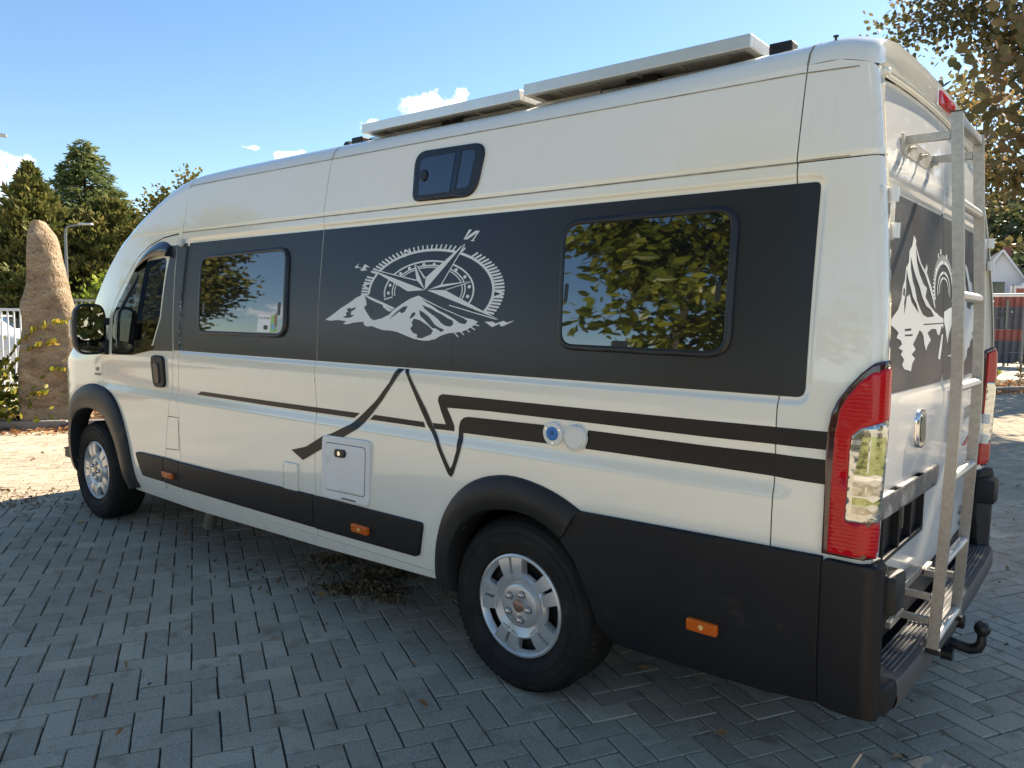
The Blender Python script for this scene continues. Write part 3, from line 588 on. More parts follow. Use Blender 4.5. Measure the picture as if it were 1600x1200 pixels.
    # lower cladding behind the rear wheel
    patch('side_cladding', [tuple(q) for q in clad], cladpl, van, surf=sd_, off=.020, thick=.05, soft=.45, grid=.05)
    # rubbing strips
    for q, r in (([(-3.268, .604), (-2.878, .612), (-2.904, .452), (-3.189, .452)], [.02, .006, .006, .03]), ([(-2.868, .612), (-2.686, .609), (-2.692, .444), (-2.895, .450)], .005),
                 ([(-2.680, .609), (-1.312, .620), (-1.318, .450), (-2.686, .444)], .006), ([(-1.300, .6195), (-.512, .622), (-.548, .458), (-1.308, .448)], [.006, .02, .03, .006])):
        patch('rubbing_strip', rquad(q, r, 4), cladpl, van, surf=sd_, off=.016, thick=.03, soft=.5, grid=.06)
    # door glass, quarter glass and their black surround
    patch('door_window', inset(win_main, -.006), glass_material('door_glass', (.80, .86, .82), 1.42, 1.0), door, surf=sd_, off=-.012)
    patch('quarter_window', inset(win_tri, -.006), glass_material('door_glass', (.72, .80, .76)), door, surf=sd_, off=-.012)
    surround = rquad([(-3.198, 1.882), (-3.318, 1.857), (-3.42, 1.73), (-3.565, 1.575), (-3.612, 1.50), (-3.608, 1.236), (-3.30, 1.248), (-3.02, 1.292), (-3.0, 1.32), (-3.04, 1.322), (-3.30, 1.285), ], .004, 2)
    patch('window_surround', surround, gloss_black, door, holes=[inset(win_tri, .001)], surf=sd_, off=.0022, thick=.003)
    patch('window_bar', [(-3.232, 1.872), (-3.185, 1.872), (-3.292, 1.266), (-3.36, 1.266)], gloss_black, door, surf=sd_, off=.0042, thick=.004)
    # rain deflector over the door window
    up = resample(smooth_poly([(-2.885, 1.955), (-2.95, 1.984), (-3.035, 1.990), (-3.142, 1.970), (-3.243, 1.920), (-3.35, 1.82)], 2, False), 26)
    lo = resample(smooth_poly([(-2.885, 1.888), (-2.95, 1.898), (-3.03, 1.897), (-3.12, 1.880), (-3.22, 1.845), (-3.335, 1.80)], 2, False), 26)
    F = SURF[sd_]; m1 = up*.6+lo*.4; t_ = np.sin(np.linspace(0, PI, 26))**.35
    ribbon('wind_deflector', [F(up[:, 0], up[:, 1], .001), F(m1[:, 0], m1[:, 1], .028*t_), F(lo[:, 0], lo[:, 1], .036*t_), F(lo[:, 0], lo[:, 1], .030*t_), F(m1[:, 0], m1[:, 1], .02*t_)], material('smoked_deflector', (.012, .013, .016), .06, coat=.6), door)
    ribbon('deflector_end', [F(np.array([-2.8849]*5), np.linspace(1.886, 1.957, 5), .001), F(np.array([-2.8849]*5), np.linspace(1.886, 1.957, 5), np.array([.036, .034, .028, .02, .006]))], gloss_black, door)
    # handle
    patch('door_handle', rquad([(-3.016, 1.262), (-2.858, 1.260), (-2.866, 1.058), (-3.008, 1.060)], .045), blackpl, door, surf=sd_, off=.018, thick=.02, soft=.5, grid=.02)
    patch('handle_grip', rrect(-2.968, -2.912, 1.085, 1.215, .02), material('handle_recess', (.03, .03, .032), .3), door, surf=sd_, off=.026, thick=.01, soft=.5, grid=.02)

# ---- roof skin, windscreen, nose
def roof_grid():
    xs = np.unique(np.round(np.concatenate([np.arange(X_FRONT, -2.6, .05), np.arange(-2.6, 1.0, .12), np.linspace(1.0, 1.2, 12), np.linspace(1.2, 1.243, 6)]), 4))
    prof = [(0, -.18), (.017, -.140), (.048, -.108), (.105, -.084), (.20, -.067), (.40, -.053), (.62, -.045), (.879, -.042)]
    rows = []
    for x in xs:
        H = float(ROOF(x)); y0 = float(SIDE(x, H-.18)); sc = (1.025-y0)/.879; rear = sstep(1.14, 1.243, x)
        half = []
        for (dy, dz) in prof:
            k = min(1, dy/.25)
            half.append((x + .0*rear, y0+dy*sc, H+dz))
        rows.append(half + [(x, W-y, z) for (x, y, z) in half[-2::-1]])
    return xs, np.array(rows)
xs_r, RG = roof_grid()
n1, n2 = RG.shape[:2]
def grid_mesh(name, G, mat, mask=None, parent=None, **kw):
    a, b = G.shape[:2]; f = [(i*b+j, i*b+j+1, (i+1)*b+j+1, (i+1)*b+j) for i in range(a-1) for j in range(b-1) if mask is None or mask(i, j)]
    used = sorted({k for q in f for k in q}); ix = {k: n for n, k in enumerate(used)}; V = G.reshape(-1, 3)
    me = bpy.data.meshes.new(name); me.from_pydata([tuple(V[k]) for k in used], [], [tuple(ix[k] for k in q) for q in f]); me.materials.append(mat)
    bm = bmesh.new(); bm.from_mesh(me); bmesh.ops.recalc_face_normals(bm, faces=list(bm.faces)); bm.to_mesh(me); bm.free(); me.shade_smooth()
    o = bpy.data.objects.new(name, me); COL.objects.link(o); return finish(o, parent, **kw)
ws = lambda i, j: -4.46 < xs_r[i] < -3.66 and .17 < (RG[i, j, 1]+RG[i, j+1, 1])/2 < W-.17
grid_mesh('roof', RG, paint, lambda i, j: not ws(i, j), van)
grid_mesh('windscreen', RG - np.array([0, 0, .004]), glass_material('screen_glass', (.82, .88, .85), 1.42), ws, van)
# seams of the roof sections, a dirty joint between wall and roof
def seam_roof(x0, x1w):
    j = int(np.argmin(abs(xs_r-x0))); cur = []
    for (y, z) in zip(np.interp(np.linspace(0, 1, 30), np.linspace(0, 1, n2), RG[j, :, 1]), np.interp(np.linspace(0, 1, 30), np.linspace(0, 1, n2), RG[j, :, 2])): cur.append((y, z))
    P = RG[j]; nrm = np.zeros_like(P); t = np.gradient(P, axis=0); nrm[:, 1] = -t[:, 2]; nrm[:, 2] = t[:, 1]; nrm /= np.linalg.norm(nrm, axis=1, keepdims=True)+1e-9; nrm *= np.sign(nrm[:, 2:3]+1e-9)
    Q = P + nrm*.0015
    A = Q.copy(); B = Q.copy(); A[:, 0] = x0-.003; B[:, 0] = x0+.003
    ribbon('roof_seam', [A, B], sealant, van)
for x0 in (-2.753, -1.34, 1.042): seam_roof(x0, x0)
strip('roof_joint', [(-2.75, 2.3225), (-.5, 2.324), (1.02, 2.316), (1.2, 2.307)], .0042, sealant, van, off=.0015)
strip('gutter_joint', [(-2.76, 2.0310), (-1.34, 2.0315), (0, 2.0315), (1.04, 2.0315)], .0058, sealant, van, off=.0016)
strip('gutter_joint', [(1.05, 2.036), (1.20, 2.036)], .004, sealant, van, off=.0012)
# nose below the bonnet
ny = np.linspace(float(SIDE(X_FRONT, .5))+.12, W-float(SIDE(X_FRONT, .5))-.12, 14)
nose = np.array([[(X_FRONT - .05*math.sin(PI*(y-ny[0])/(ny[-1]-ny[0])) + (.03 if z > .56 else 0), y, z) for y in ny] for z in (.24, .40, .54, .56, .605)])
grid_mesh('front_bumper', nose, cladpl, None, van)
MBx = MB(); MBx.box(-4.9, 1.28, .16, 1.89, .34, .42); MBx.box(-4.5, -.2, .45, .60, .24, .345); MBx.box(-4.5, 1.1, 1.45, 1.60, .24, .345); MBx.box(-.07, .07, .22, 1.83, .29, .36); MBx.box(-1.9, -.9, .62, 1.35, .22, .335)
MBx.build('chassis', dark_metal, van)
for x0 in (-4.40, -.36):
    for (ya, yb) in ((.05, .42), (W-.42, W-.05)):
        yi = yb if ya < 1 else ya; zt = .78 if x0 > -1 else .85
        mb = MB(); mb.box(x0, x0+.86, ya, yb, zt, zt+.05); mb.box(x0, x0+.86, yi-.01, yi+.01, .2, zt+.01); mb.build('wheel_housing', shellm, van)
mb = MB(); mb.tube([(-2.96, .36, .30), (-2.965, .36, .19), (-2.985, .36, .11), (-3.0, .36, .065)], [.036, .036, .043, .045], 14); mb.tube([(-2.96, .36, .30), (-2.8, .40, .33)], .02, 8)
mb.build('drain_pipe', material('grey_drain', (.22, .20, .15), .6, noise=(12, .7, (.12, .10, .07))), van, angle=50)

# ---- grey wrap band and its graphics
wl = material('wrap_edge', (.04, .041, .044), .3)
patch('grey_band', [(-2.667, 1.302), (-1.3115, 1.305), (-1.3425, 1.9655), (-2.745, 1.962), (-2.748, 1.93), (-2.70, 1.55)], wrap, van, off=.0012, holes=[])
patch('grey_band', rquad([(-1.3385, 1.9655), (-1.3075, 1.305), (1.126, 1.309), (1.120, 1.968)], [.001, .001, .03, .02], 5), wrap, van, off=.0012)
patch('grey_pillar_band', [(p[0]+.004, p[1]) for p in gapB[1:4]][::-1] + [(-2.806, 1.955), (-2.749, 1.960), (-2.70, 1.55), (-2.672, 1.304)], wrap, van, off=.0012)
dw = [(-2.812, 1.955), (-2.884, 1.955), (-2.8865, 1.885), (-2.905, 1.80), (-2.93, 1.50), (-3.028, 1.300), (-3.10, 1.286), (-2.762, 1.296), (-2.764, 1.34), (-2.806, 1.80)]
patch('grey_door_band', dw, wrap, van, off=.0012)
pb = [(-1.32+.0, 1.305)]
strip('band_seam', [(-.371, 1.31), (-.371, 1.455)], .003, seamd, van, off=.0016)
def decal(name, key=None, mat=decalw, pts=None, holes=(), off=.0022, surf='side', label=None, sm=0, grid='auto'):
    P = pts or DIG[key]
    if sm: P = smooth_poly(P, sm)
    return patch(name, P, mat, van, holes=[DIG[h] for h in holes], off=off, surf=surf, seg=.05 if mat is not stripe else .012, grid=grid, **({'label': label} if label else {}))
decal('mountain_graphic', 'cmp_main', holes=['cmp_h%d' % i for i in range(1, 8)] , label='white snowy mountain range decal')
for k in ('cmp_r1', 'cmp_r2', 'cmp_r3'): decal('ridge_graphic', k, off=.0024 if k != 'cmp_r3' else .0026, mat=decalw if k != 'cmp_r3' else wrap)
def ell_ring(cx, cz, ax, az, w, a0, a1, n=90, off=.0022, name='compass_ring'):
    t = np.radians(np.linspace(a0, a1, n)); ww = w
    O = np.stack([cx+(ax+ww/2)*np.cos(t), cz+(az+ww*.40)*np.sin(t)], 1); I = np.stack([cx+(ax-ww/2)*np.cos(t), cz+(az-ww*.40)*np.sin(t)], 1)
    ribbon(name, [f_side(O[:, 0], O[:, 1], off), f_side(I[:, 0], I[:, 1], off)], decalw, van)
CX, CZ = -.551, 1.6435
ell_ring(CX, CZ, .389, .186, .0135, -28, 181)
ell_ring(CX, 1.6456, .279, .135, .0095, -22, 190)
ell_ring(CX+.002, 1.652, .228, .1095, .0075, -24, 192)
ell_ring(CX+.002, 1.650, .212, .1035, .006, -24, 192)
strip('compass_arc', [(-.829, 1.6125), (-.772, 1.6235)], .006, decalw, van, off=.0022)
strip('compass_arc', [(-.293, 1.590), (-.345, 1.606)], .006, decalw, van, off=.0022)
mb_v = []; mb_f = []
NT = 56
for k in range(NT):
    a = math.radians(-30 + 212*k/(NT-1))
    if abs(math.degrees(a)-57) < 3 or abs(math.degrees(a)-154) < 2.5: continue
    p0 = np.array([CX+.389*math.cos(a), CZ+.186*math.sin(a)]); p1 = np.array([-.549+.447*math.cos(a), 1.6445+.2085*math.sin(a)])
    thin = .0042
    if k % 15 == 7:                                                   # small open triangles among the ticks
        q = (p1-p0); tt = np.array([-q[1], q[0]])/np.hypot(*q)*.016
        segs = [(p0-tt, p1), (p0+tt, p1)]
    else: segs = [(p0, p1)]
    for (u, v) in segs:
        d = v-u; nn = np.array([-d[1], d[0]])/np.hypot(*d)*thin; q = np.array([u+nn, v+nn, v-nn, u-nn]); mesh_obj('compass_tick', f_side(q[:, 0], q[:, 1], .0022), [(0, 1, 2, 3)], decalw, van)
# needles: dark backing first so rings stop behind the star, then the white halves
def needle(tip, l, c, r_, key): decal('compass_needle_back', pts=[tip, l, c, r_], mat=wrap, off=.0026)
D = DIG
needle(D['cmp_n1'][0], D['cmp_n1'][1], D['cmp_n1'][2], D['cmp_n2'][2], 0)
needle(D['cmp_e1'][0], D['cmp_e1'][1], D['cmp_e1'][2], D['cmp_e2'][1], 0)
needle(D['cmp_ne1'][0], D['cmp_ne1'][1], D['cmp_ne1'][2], D['cmp_ne2'][2], 0)
needle(D['cmp_w1'][0], D['cmp_w1'][1], D['cmp_w1'][2], D['cmp_w2'][1], 0)
needle(D['cmp_nw1'][0], D['cmp_nw1'][1], D['cmp_nw1'][2], D['cmp_nw2'][1], 0)
for k in ('cmp_n1', 'cmp_e1', 'cmp_ne1', 'cmp_w1', 'cmp_nw1'): decal('compass_needle', k, off=.0031)
for k in ('cmp_n2', 'cmp_e2', 'cmp_ne2', 'cmp_w2', 'cmp_nw2'): decal('needle_outline', k, off=.0031)
for (x, z) in D['cmp_dots']:
    decal('compass_dot', pts=[(x+.0098*math.cos(a), z+.0075*math.sin(a)) for a in np.linspace(0, 2*PI, 15)[:-1]])
for k in ('cmp_N1', 'cmp_N2', 'cmp_N3', 'cmp_E1', 'cmp_W1'): decal('compass_letter', k)
for k in range(5): decal('mountain_tick', 'cmp_t%d' % k)
# black stripes and the tent line
decal('thin_stripe', 'line_a', stripe, off=.0016); decal('thin_stripe', 'line_b', stripe, off=.0016)
decal('tent_line', 'tent_a', stripe, off=.003); decal('tent_line', 'tent_b', stripe, off=.003); 
def clipx(P, xmax):
    return [(min(x, xmax), z) for x, z in P]
decal('wide_stripe', pts=clipx(D['bar_a'], 1.204), mat=stripe, off=.0016); decal('wide_stripe', pts=clipx(D['bar_b'], 1.204), mat=stripe, off=.0016)
for x, z in ((.1875, 1.098), (.285, 1.095)): decal('inlet_surround', pts=[(x+.056*math.cos(a), z+.056*math.sin(a)) for a in np.linspace(0, 2*PI, 33)[:-1]], mat=paint, off=.0024)

# ---- living-area windows
def living_window(c_out, r, label, latches, split=None):
    fr = patch('window_frame', rquad(c_out, r, 8), frame_m, van, holes=[], off=.013, thick=.014, soft=.55, grid=.05, label=label)
    ci = inset(rquad(c_out, r, 8), .020)
    patch('window_rim', inset(rquad(c_out, r, 8), .004), frame_m, fr, holes=[ci], off=.017, thick=.006, soft=.5, grid=None)
    pn = patch('window_pane', inset(ci, .003), pane_m, fr, off=.0145, thick=.002, grid=.06)
    for (x0, x1, z0, z1) in latches:
        patch('window_latch', rrect(x0, x1, z0, z1, min(x1-x0, z1-z0)*.42), material('latch_black', (.012, .012, .013), .35), fr, off=.0155, thick=.001, grid=None)
    return fr
w1 = living_window([(-1.616, 1.894), (-2.508, 1.878), (-2.462, 1.409), (-1.572, 1.412)][::1], [.085, .085, .075, .085], 'smaller framed window of the camper behind the cab door', [(-2.425, -2.40, 1.53, 1.60), (-1.655, -1.63, 1.53, 1.60)])
w2 = living_window([(.868, 1.918), (.161, 1.912), (.190, 1.421), (.880, 1.416)], [.085, .085, .075, .085], 'larger framed window of the camper at the rear', [(.205, .222, 1.60, 1.67), (.815, .832, 1.60, 1.67), (.43, .50, 1.442, 1.462)])
stk = material('sticker_white', (.78, .79, .74), .5); stg = material('sticker_green', (.28, .55, .12), .5)
patch('sticker', [(-1.825, 1.530), (-1.706, 1.530), (-1.712, 1.440), (-1.838, 1.440)], stk, w1, off=.0152, grid=None)
patch('sticker_field', [(-1.704, 1.530), (-1.652, 1.530), (-1.660, 1.442), (-1.710, 1.440)], stg, w1, off=.0152, grid=None)
patch('sticker_picture', rrect(-1.700, -1.668, 1.452, 1.485, .012), material('sticker_blue', (.20, .42, .62), .5), w1, off=.0156, grid=None)
patch('sticker_picture', [(-1.668, 1.545), (-1.655, 1.52), (-1.657, 1.47), (-1.675, 1.47), (-1.68, 1.52)], material('sticker_brown', (.32, .16, .10), .5), w1, off=.0158, grid=None)
pf = lambda u, v: Vector(f_side(np.array(-1.822+u), np.array(1.508+v), .0157))
text_mesh('sticker_text', 'TOP-ADVISER', .0175, material('print_dark', (.05, .05, .06), .5), w1, pf)
patch('window_latch', rrect(-1.775, -1.735, 1.452, 1.476, .011), MAT['latch_black'], w1, off=.0162, thick=.002, grid=None)
# small sliding window up high
so_ = rquad([(-.275, 2.272), (-.706, 2.280), (-.682, 2.050), (-.300, 2.043)], [.065, .065, .045, .085], 8)
sw = patch('sliding_window', so_, frame_m, van, off=.010, thick=.011, soft=.5, grid=.05, label='small sliding window high on the side wall')
sl_p = material('sliding_acrylic', (.006, .008, .012), .03, ior=2.1)
patch('fixed_pane', rquad([(-.405, 2.247), (-.325, 2.246), (-.342, 2.086), (-.412, 2.085)], [.005, .03, .02, .005]), sl_p, sw, off=.0108, grid=.05)
patch('sliding_pane', rquad([(-.66, 2.245), (-.445, 2.245), (-.452, 2.075), (-.645, 2.075)], [.03, .004, .004, .02]), sl_p, sw, off=.0125, thick=.003, grid=.05)
patch('pane_stile', [(-.443, 2.247), (-.414, 2.247), (-.421, 2.082), (-.449, 2.082)], gloss_black, sw, off=.0112, grid=None)
patch('pane_knob', [(-.625+.022*math.cos(a), 2.165+.026*math.sin(a)) for a in np.linspace(0, 2*PI, 21)[:-1]], MAT['latch_black'], sw, off=.020, thick=.008, soft=.4, grid=None)
for x0 in (-.60, -.40): patch('drain_slot', [(x0, 2.062), (x0+.06, 2.0615), (x0+.06, 2.058), (x0, 2.0585)], shellm, sw, off=.0106, grid=None)

# ---- service hatch, hookups, flaps, lamps on the side
hm = material('hatch_white', (.80, .79, .75), .42, noise=(5, .4, (.74, .725, .66)), dirt=((.34, .28, .2), 9, .63, .35))
hs_ = patch('service_hatch', rquad([(-.864, .949), (-1.228, .941), (-1.240, .625), (-.876, .634)], .035), hm, van, off=.013, thick=.016, soft=.5, grid=.04, label='cream locker hatch with black lock')
patch('hatch_rim', rquad([(-.894, .915), (-1.197, .910), (-1.205, .668), (-.904, .674)], .02), seamd, hs_, holes=[rquad([(-.897, .912), (-1.194, .907), (-1.202, .671), (-.907, .677)], .02)], off=.0135, grid=None)
patch('hatch_door', rquad([(-.8975, .9115), (-1.1935, .9065), (-1.2015, .6715), (-.9075, .6775)], .02), hm, hs_, off=.0165, thick=.005, soft=.4, grid=.05)
patch('hatch_lock', rquad([(-1.112, .884), (-1.045, .886), (-1.035, .868), (-1.047, .848), (-1.112, .846), (-1.12, .864)], .006), MAT['latch_black'], hs_, off=.026, thick=.01, soft=.5, grid=None)
patch('lock_cylinder', [(-1.080+.011*math.cos(a), .866+.011*math.sin(a)) for a in np.linspace(0, 2*PI, 15)[:-1]], chrome, hs_, off=.0285, thick=.002, grid=None)
patch('hatch_vent', rrect(-1.08, -.97, .640, .647, .003), seamd, hs_, off=.0138, grid=None)
pc = material('hookup_white', (.78, .77, .70), .4); circ = lambda x, z, r, n=32: [(x+r*math.cos(a), z+r*math.sin(a)) for a in np.linspace(0, 2*PI, n+1)[:-1]]
pi_ = patch('water_inlet', circ(.1875, 1.098, .046), pc, van, off=.014, thick=.014, soft=.5, grid=None, label='round white inlet with blue centre')
patch('inlet_cap', circ(.1875, 1.099, .026), material('inlet_blue', (.03, .18, .50), .35), pi_, off=.020, thick=.008, soft=.5, grid=None)
patch('inlet_key', rrect(.180, .195, 1.091, 1.112, .006), material('inlet_blue_dark', (.015, .09, .28), .4), pi_, off=.0225, thick=.003, grid=None)
for a in (30, 150, 270): patch('inlet_screw', circ(.1875+.036*math.cos(math.radians(a)), 1.098+.036*math.sin(math.radians(a)), .0045, 10), chrome, pi_, off=.0155, thick=.002, grid=None)
ps = patch('power_socket', circ(.290, 1.094, .050), pc, van, off=.018, thick=.018, soft=.5, grid=None, label='round white power socket with its cap closed')
patch('socket_lid', circ(.290, 1.094, .042), pc, ps, off=.023, thick=.005, soft=.5, grid=None); patch('lid_tab', rrect(.268, .308, 1.128, 1.139, .004), pc, ps, off=.027, thick=.008, soft=.4, grid=None)
patch('vent_cover', rrect(-1.570, -1.447, .618, .762, .006), paint, van, off=.012, thick=.013, soft=.4, grid=.05)
fl = strip('fuel_flap', [(-2.83, .882), (-2.698, .886), (-2.692, .682), (-2.859, .672)], .0045, seamd, van, off=.0012)
for (a, b, c, d) in ((-2.873, -2.752, .528, .490), (-.989, -.873, .537, .497), (.782, .890, .541, .500)):
    lm = patch('side_marker_lamp', rquad([(a, c), (b, c-.001), (b, d), (a, d)], .008), amber, van, off=.034 if a < .7 else .036, thick=.02, soft=.4, grid=None, label='amber side marker lamp')
    patch('marker_bulb', circ((a+b)/2, (c+d)/2, .009, 12), material('bulb', (.9, .55, .2), .15), lm, off=.0365 if a < .7 else .0385, thick=.002, grid=None)
pf = lambda u, v: Vector(f_side(np.array(-3.875+u), np.array(1.115+v), .002))
text_mesh('wing_badge', '160', .036, material('badge_dark', (.10, .10, .10), .35), van, pf, bold=.001)
pf2 = lambda u, v: Vector(f_side(np.array(-3.885+u), np.array(1.083+v), .002))
text_mesh('wing_badge', 'MULTIJET', .022, MAT['badge_dark'], van, pf2, bold=.0008)
cl = patch('awning_clip', rquad([(-2.752, 1.985), (-2.722, 1.988), (-2.718, 1.955), (-2.736, 1.940), (-2.752, 1.950)], .006), material('clip_grey', (.5, .49, .45), .4), van, off=.020, thick=.02, soft=.4, grid=None)
pf3 = lambda u, v: Vector(f_side(np.array(-2.64+u), np.array(1.37+v), .002))
text_mesh('small_sign', 'AD', .045, material('etched_grey', (.11, .11, .115), .5), van, pf3)

# ---- mirror
def mirror(sgn):
    Y = (lambda y: y) if sgn > 0 else (lambda y: W-y)
    n = 26; cy, cz = -.098, 1.412
    def ring(x, sy, sz, oy=0): return [(x, Y(cy+oy+sy*np.sign(math.cos(a))*abs(math.cos(a))**.55), cz+sz*np.sign(math.sin(a))*abs(math.sin(a))**.55) for a in np.linspace(0, 2*PI, n+1)[:-1]]
    hs = ribbon('wing_mirror', [ring(-3.735, .02, .05), ring(-3.80, .07, .13), ring(-3.775, .092, .162), ring(-3.72, .102, .175), ring(-3.682, .102, .175), ring(-3.676, .092, .165), ring(-3.690, .088, .160)], blackpl, van, closed=True, angle=60)
    me = [(-3.701+.28*(q[1]-Y(cy))*sgn, *q[1:]) for q in ring(0, .084, .118)]
    me = [(x, y, z+.042) for x, y, z in me]
    mesh_obj('mirror_glass', me, [tuple(range(n))], material('mirror_glass', (.55, .60, .58), .01, metal=1), hs)
    me = [(-3.690, Y(cy+.084*np.sign(math.cos(a))*abs(math.cos(a))**.5), cz-.122+.036*np.sign(math.sin(a))*abs(math.sin(a))**.5) for a in np.linspace(0, 2*PI, n+1)[:-1]]
    mesh_obj('blind_spot_glass', me, [tuple(range(n))], MAT['mirror_glass'], hs)
    b = MB()
    y0, y1 = sorted((Y(-.208), Y(-.170))); b.box(-3.775, -3.735, y0, y1, 1.36, 1.475, .008); b.build('mirror_indicator', material('indicator_lens', (.60, .50, .36), .15, coat=1), hs)
    b = MB(); y0, y1 = sorted((Y(-.02), Y(.05))); b.box(-3.80, -3.66, y0, y1, 1.235, 1.34, .012); b.build('mirror_arm', blackpl, hs, angle=40); b = MB(); b.box(-3.79, -3.67, y0, y1, 1.44, 1.49, .012); b.build('mirror_arm', blackpl, hs, angle=40)
mirror(1); mirror(-1)

# ---- wheels
def make_wheel(name, cx, cy, sgn):
    rt = thing(name, None, None); rt.parent = van; rt.location = (cx, cy, .362); rt.rotation_euler = (0, 0, 0 if sgn > 0 else PI)
    # local: outer face towards -y
    t = MB(); R = .362
    prof = [(.205, .055), (.212, .022), (.222, .008), (.226, .003), (.231, .003), (.234, .000), (.262, -.006), (.264, -.0085), (.268, -.0085), (.270, -.006), (.298, -.006), (.300, -.009), (.304, -.009), (.306, -.005), (.322, -.001), (.324, -.004), (.330, -.003), (.335, .004), (.348, .014), (.356, .028), (R, .050)]
    for k in range(4):
        y0 = .062+k*.034; prof += [(R, y0), (R, y0+.022), (R-.008, y0+.024), (R-.008, y0+.032)]
    prof += [(R, .20), (.352, .218), (.30, .232), (.22, .225), (.205, .20)]
    t.lathe(prof, 72); t.build('tyre', rubber, rt, angle=35)
    # shoulder tread blocks
    b = MB()
    for k in range(72):
        a = 2*PI*k/72; ca, sa = math.cos(a), math.sin(a); w = .011
        for (r0, y0, r1, y1) in ((.350, .014, R+.0005, .052), ):
            b.add([(r0*ca-w*sa, y0, r0*sa+w*ca), (r0*ca+w*sa, y0, r0*sa-w*ca), (r1*ca+w*sa, y1, r1*sa-w*ca), (r1*ca-w*sa, y1, r1*sa+w*ca), (r0*ca-w*sa, y0-.004, r0*sa+w*ca), (r0*ca+w*sa, y0-.004, r0*sa-w*ca), ((r1+.003)*ca+w*sa, y1-.004, (r1+.003)*sa-w*ca), ((r1+.003)*ca-w*sa, y1-.004, (r1+.003)*sa+w*ca)], [(4, 5, 6, 7), (0, 1, 5, 4), (1, 2, 6, 5), (2, 3, 7, 6), (3, 0, 4, 7)])
    b.build('tread_block', rubber, rt)
    rimb = MB(); rimb.lathe([(.20, .13), (.195, .05), (.17, .062), (.05, .065), (0.001, .065)], 48); rimb.build('steel_rim', material('rim_dark', (.03, .028, .025), .5, metal=.4), rt, smooth=True)
    cap = MB(); cap.lathe([(.186, .030), (.196, .012), (.205, .004), (.214, .008), (.2165, .022), (.212, .04)], 64); hub = cap.build('hubcap', silver, rt, angle=40)
    def sector(r0, r1, a0, a1, y0, y1, n=6):
        v = []; 
        for i in range(n+1):
            a = math.radians(a0(i/n) if callable(a0) else a0+(a1-a0)*i/n)
        return v
    # cone ring and hub plate
    c2 = MB(); c2.lathe([(.140, .030), (.137, .012), (.128, .005), (.100, .017), (.090, .022)], 60); c2.build('hubcap_ring', silver, hub, angle=50)
    c3 = MB(); c3.lathe([(.092, .022), (.088, .010), (.080, .006), (.035, .005), (.030, .007), (.001, .008)], 48); c3.build('hub_plate', silver, hub, angle=35)
    c4 = MB(); c4.lathe([(.027, .0065), (.025, .003), (.001, .002)], 28); c4.build('hub_badge', material('hub_badge', (.34, .20, .14), .35, metal=.5), hub, smooth=True)
    for k in range(5):
        a = math.radians(69+72*k); n_ = MB(); n_.lathe([(.0165, .008), (.0165, .004), (.0145, .004), (.0145, .008)], 16, c=(.056*math.cos(a), 0, .056*math.sin(a))); n_.build('nut_recess', MAT['rim_dark'], hub)
        n_ = MB(); n_.lathe([(.0125, .006), (.0125, -.006), (.009, -.011), (.001, -.013)], 12, c=(.056*math.cos(a), 0, .056*math.sin(a))); n_.build('lug_nut', chrome, hub, angle=40)
    for k in range(5):
        a = math.radians(33+72*k); ca, sa = math.cos(a), math.sin(a)
        sp = MB()
        for side_ in (-1, 1):
            pts = [(.112, .007, .004, .050), (.150, .004, .004, .058), (.176, .005, .0045, .064), (.200, .009, .005, .070)]
            v = []
            for (r, y, t0, t1) in pts:
                for (t, dy) in ((t0, .010), (t0+.003, 0), (t1-.004, 0), (t1, .012), (t1, .035), (t0, .035)):
                    t *= side_; v.append((r*ca-t*sa, y+dy, r*sa+t*ca))
            f = [(i*6+j, i*6+(j+1) % 6, (i+1)*6+(j+1) % 6, (i+1)*6+j) for i in range(3) for j in range(6)] + [(5, 4, 3, 2, 1, 0), (18, 19, 20, 21, 22, 23)]
            sp.add(v, f)
        sp.build('hubcap_spoke', silver, hub, angle=40)
    return rt
wheel0 = make_wheel('wheel', 0.003, .030, 1)
for (cx, cy, rz) in ((-4.030, .040, 0), (.003, W-.030, PI), (-4.030, W-.040, PI)):
    w_ = dup_tree(wheel0, loc=(cx, cy, .362), rotz=rz, parent=van)
    if cx < -1 : w_.rotation_euler = (0, math.radians(-5), rz)
for o in [c for c in van.children if c.name.startswith('wheel') and c.type == 'EMPTY']:
    for k in ('label', 'category', 'group'):
        if k in o: del o[k]

# ---- cab interior
seatm = material('seat_fabric', (.17, .18, .18), .9, noise=(60, .6, (.11, .12, .12)))
for yc in (.55, 1.45):
    b = MB(); b.box(-3.30, -2.80, yc-.24, yc+.24, .78, .95, .05); s_ = b.build('seat', seatm, van, angle=50)
    b = MB(); b.box(-2.95, -2.80, yc-.24, yc+.24, .92, 1.52, .06); b.build('backrest', seatm, s_, angle=50)
    b = MB(); b.box(-2.93, -2.82, yc-.13, yc+.13, 1.55, 1.74, .05); b.build('headrest', seatm, s_, angle=50)
dashm = material('dashboard', (.10, .105, .11), .7)
b = MB(); b.box(-4.25, -3.62, .16, 1.89, .70, 1.20, .06); b.box(-3.80, -3.60, .85, 1.2, .65, 1.28, .05); ds = b.build('dashboard', dashm, van, angle=50)
b = MB(); tor = [( -3.52+.07*math.sin(a)*.5, .55+.2*math.cos(a), 1.16+.19*math.sin(a)) for a in np.linspace(0, 2*PI, 30)]; b.tube(tor, .014, 8, False); b.tube([(-3.53, .37, 1.16), (-3.53, .73, 1.16)], .02, 8); b.build('steering_wheel', dashm, ds, angle=50)
b = MB(); b.box(-3.72, -3.66, 1.62, 1.86, 1.17, 1.34, .01); b.build('air_vent', material('vent_grey', (.35, .38, .36), .6), ds)
b = MB(); b.box(-2.70, -2.66, .20, 1.85, .45, 2.0); b.build('cab_partition', material('partition', (.30, .27, .23), .8), van)
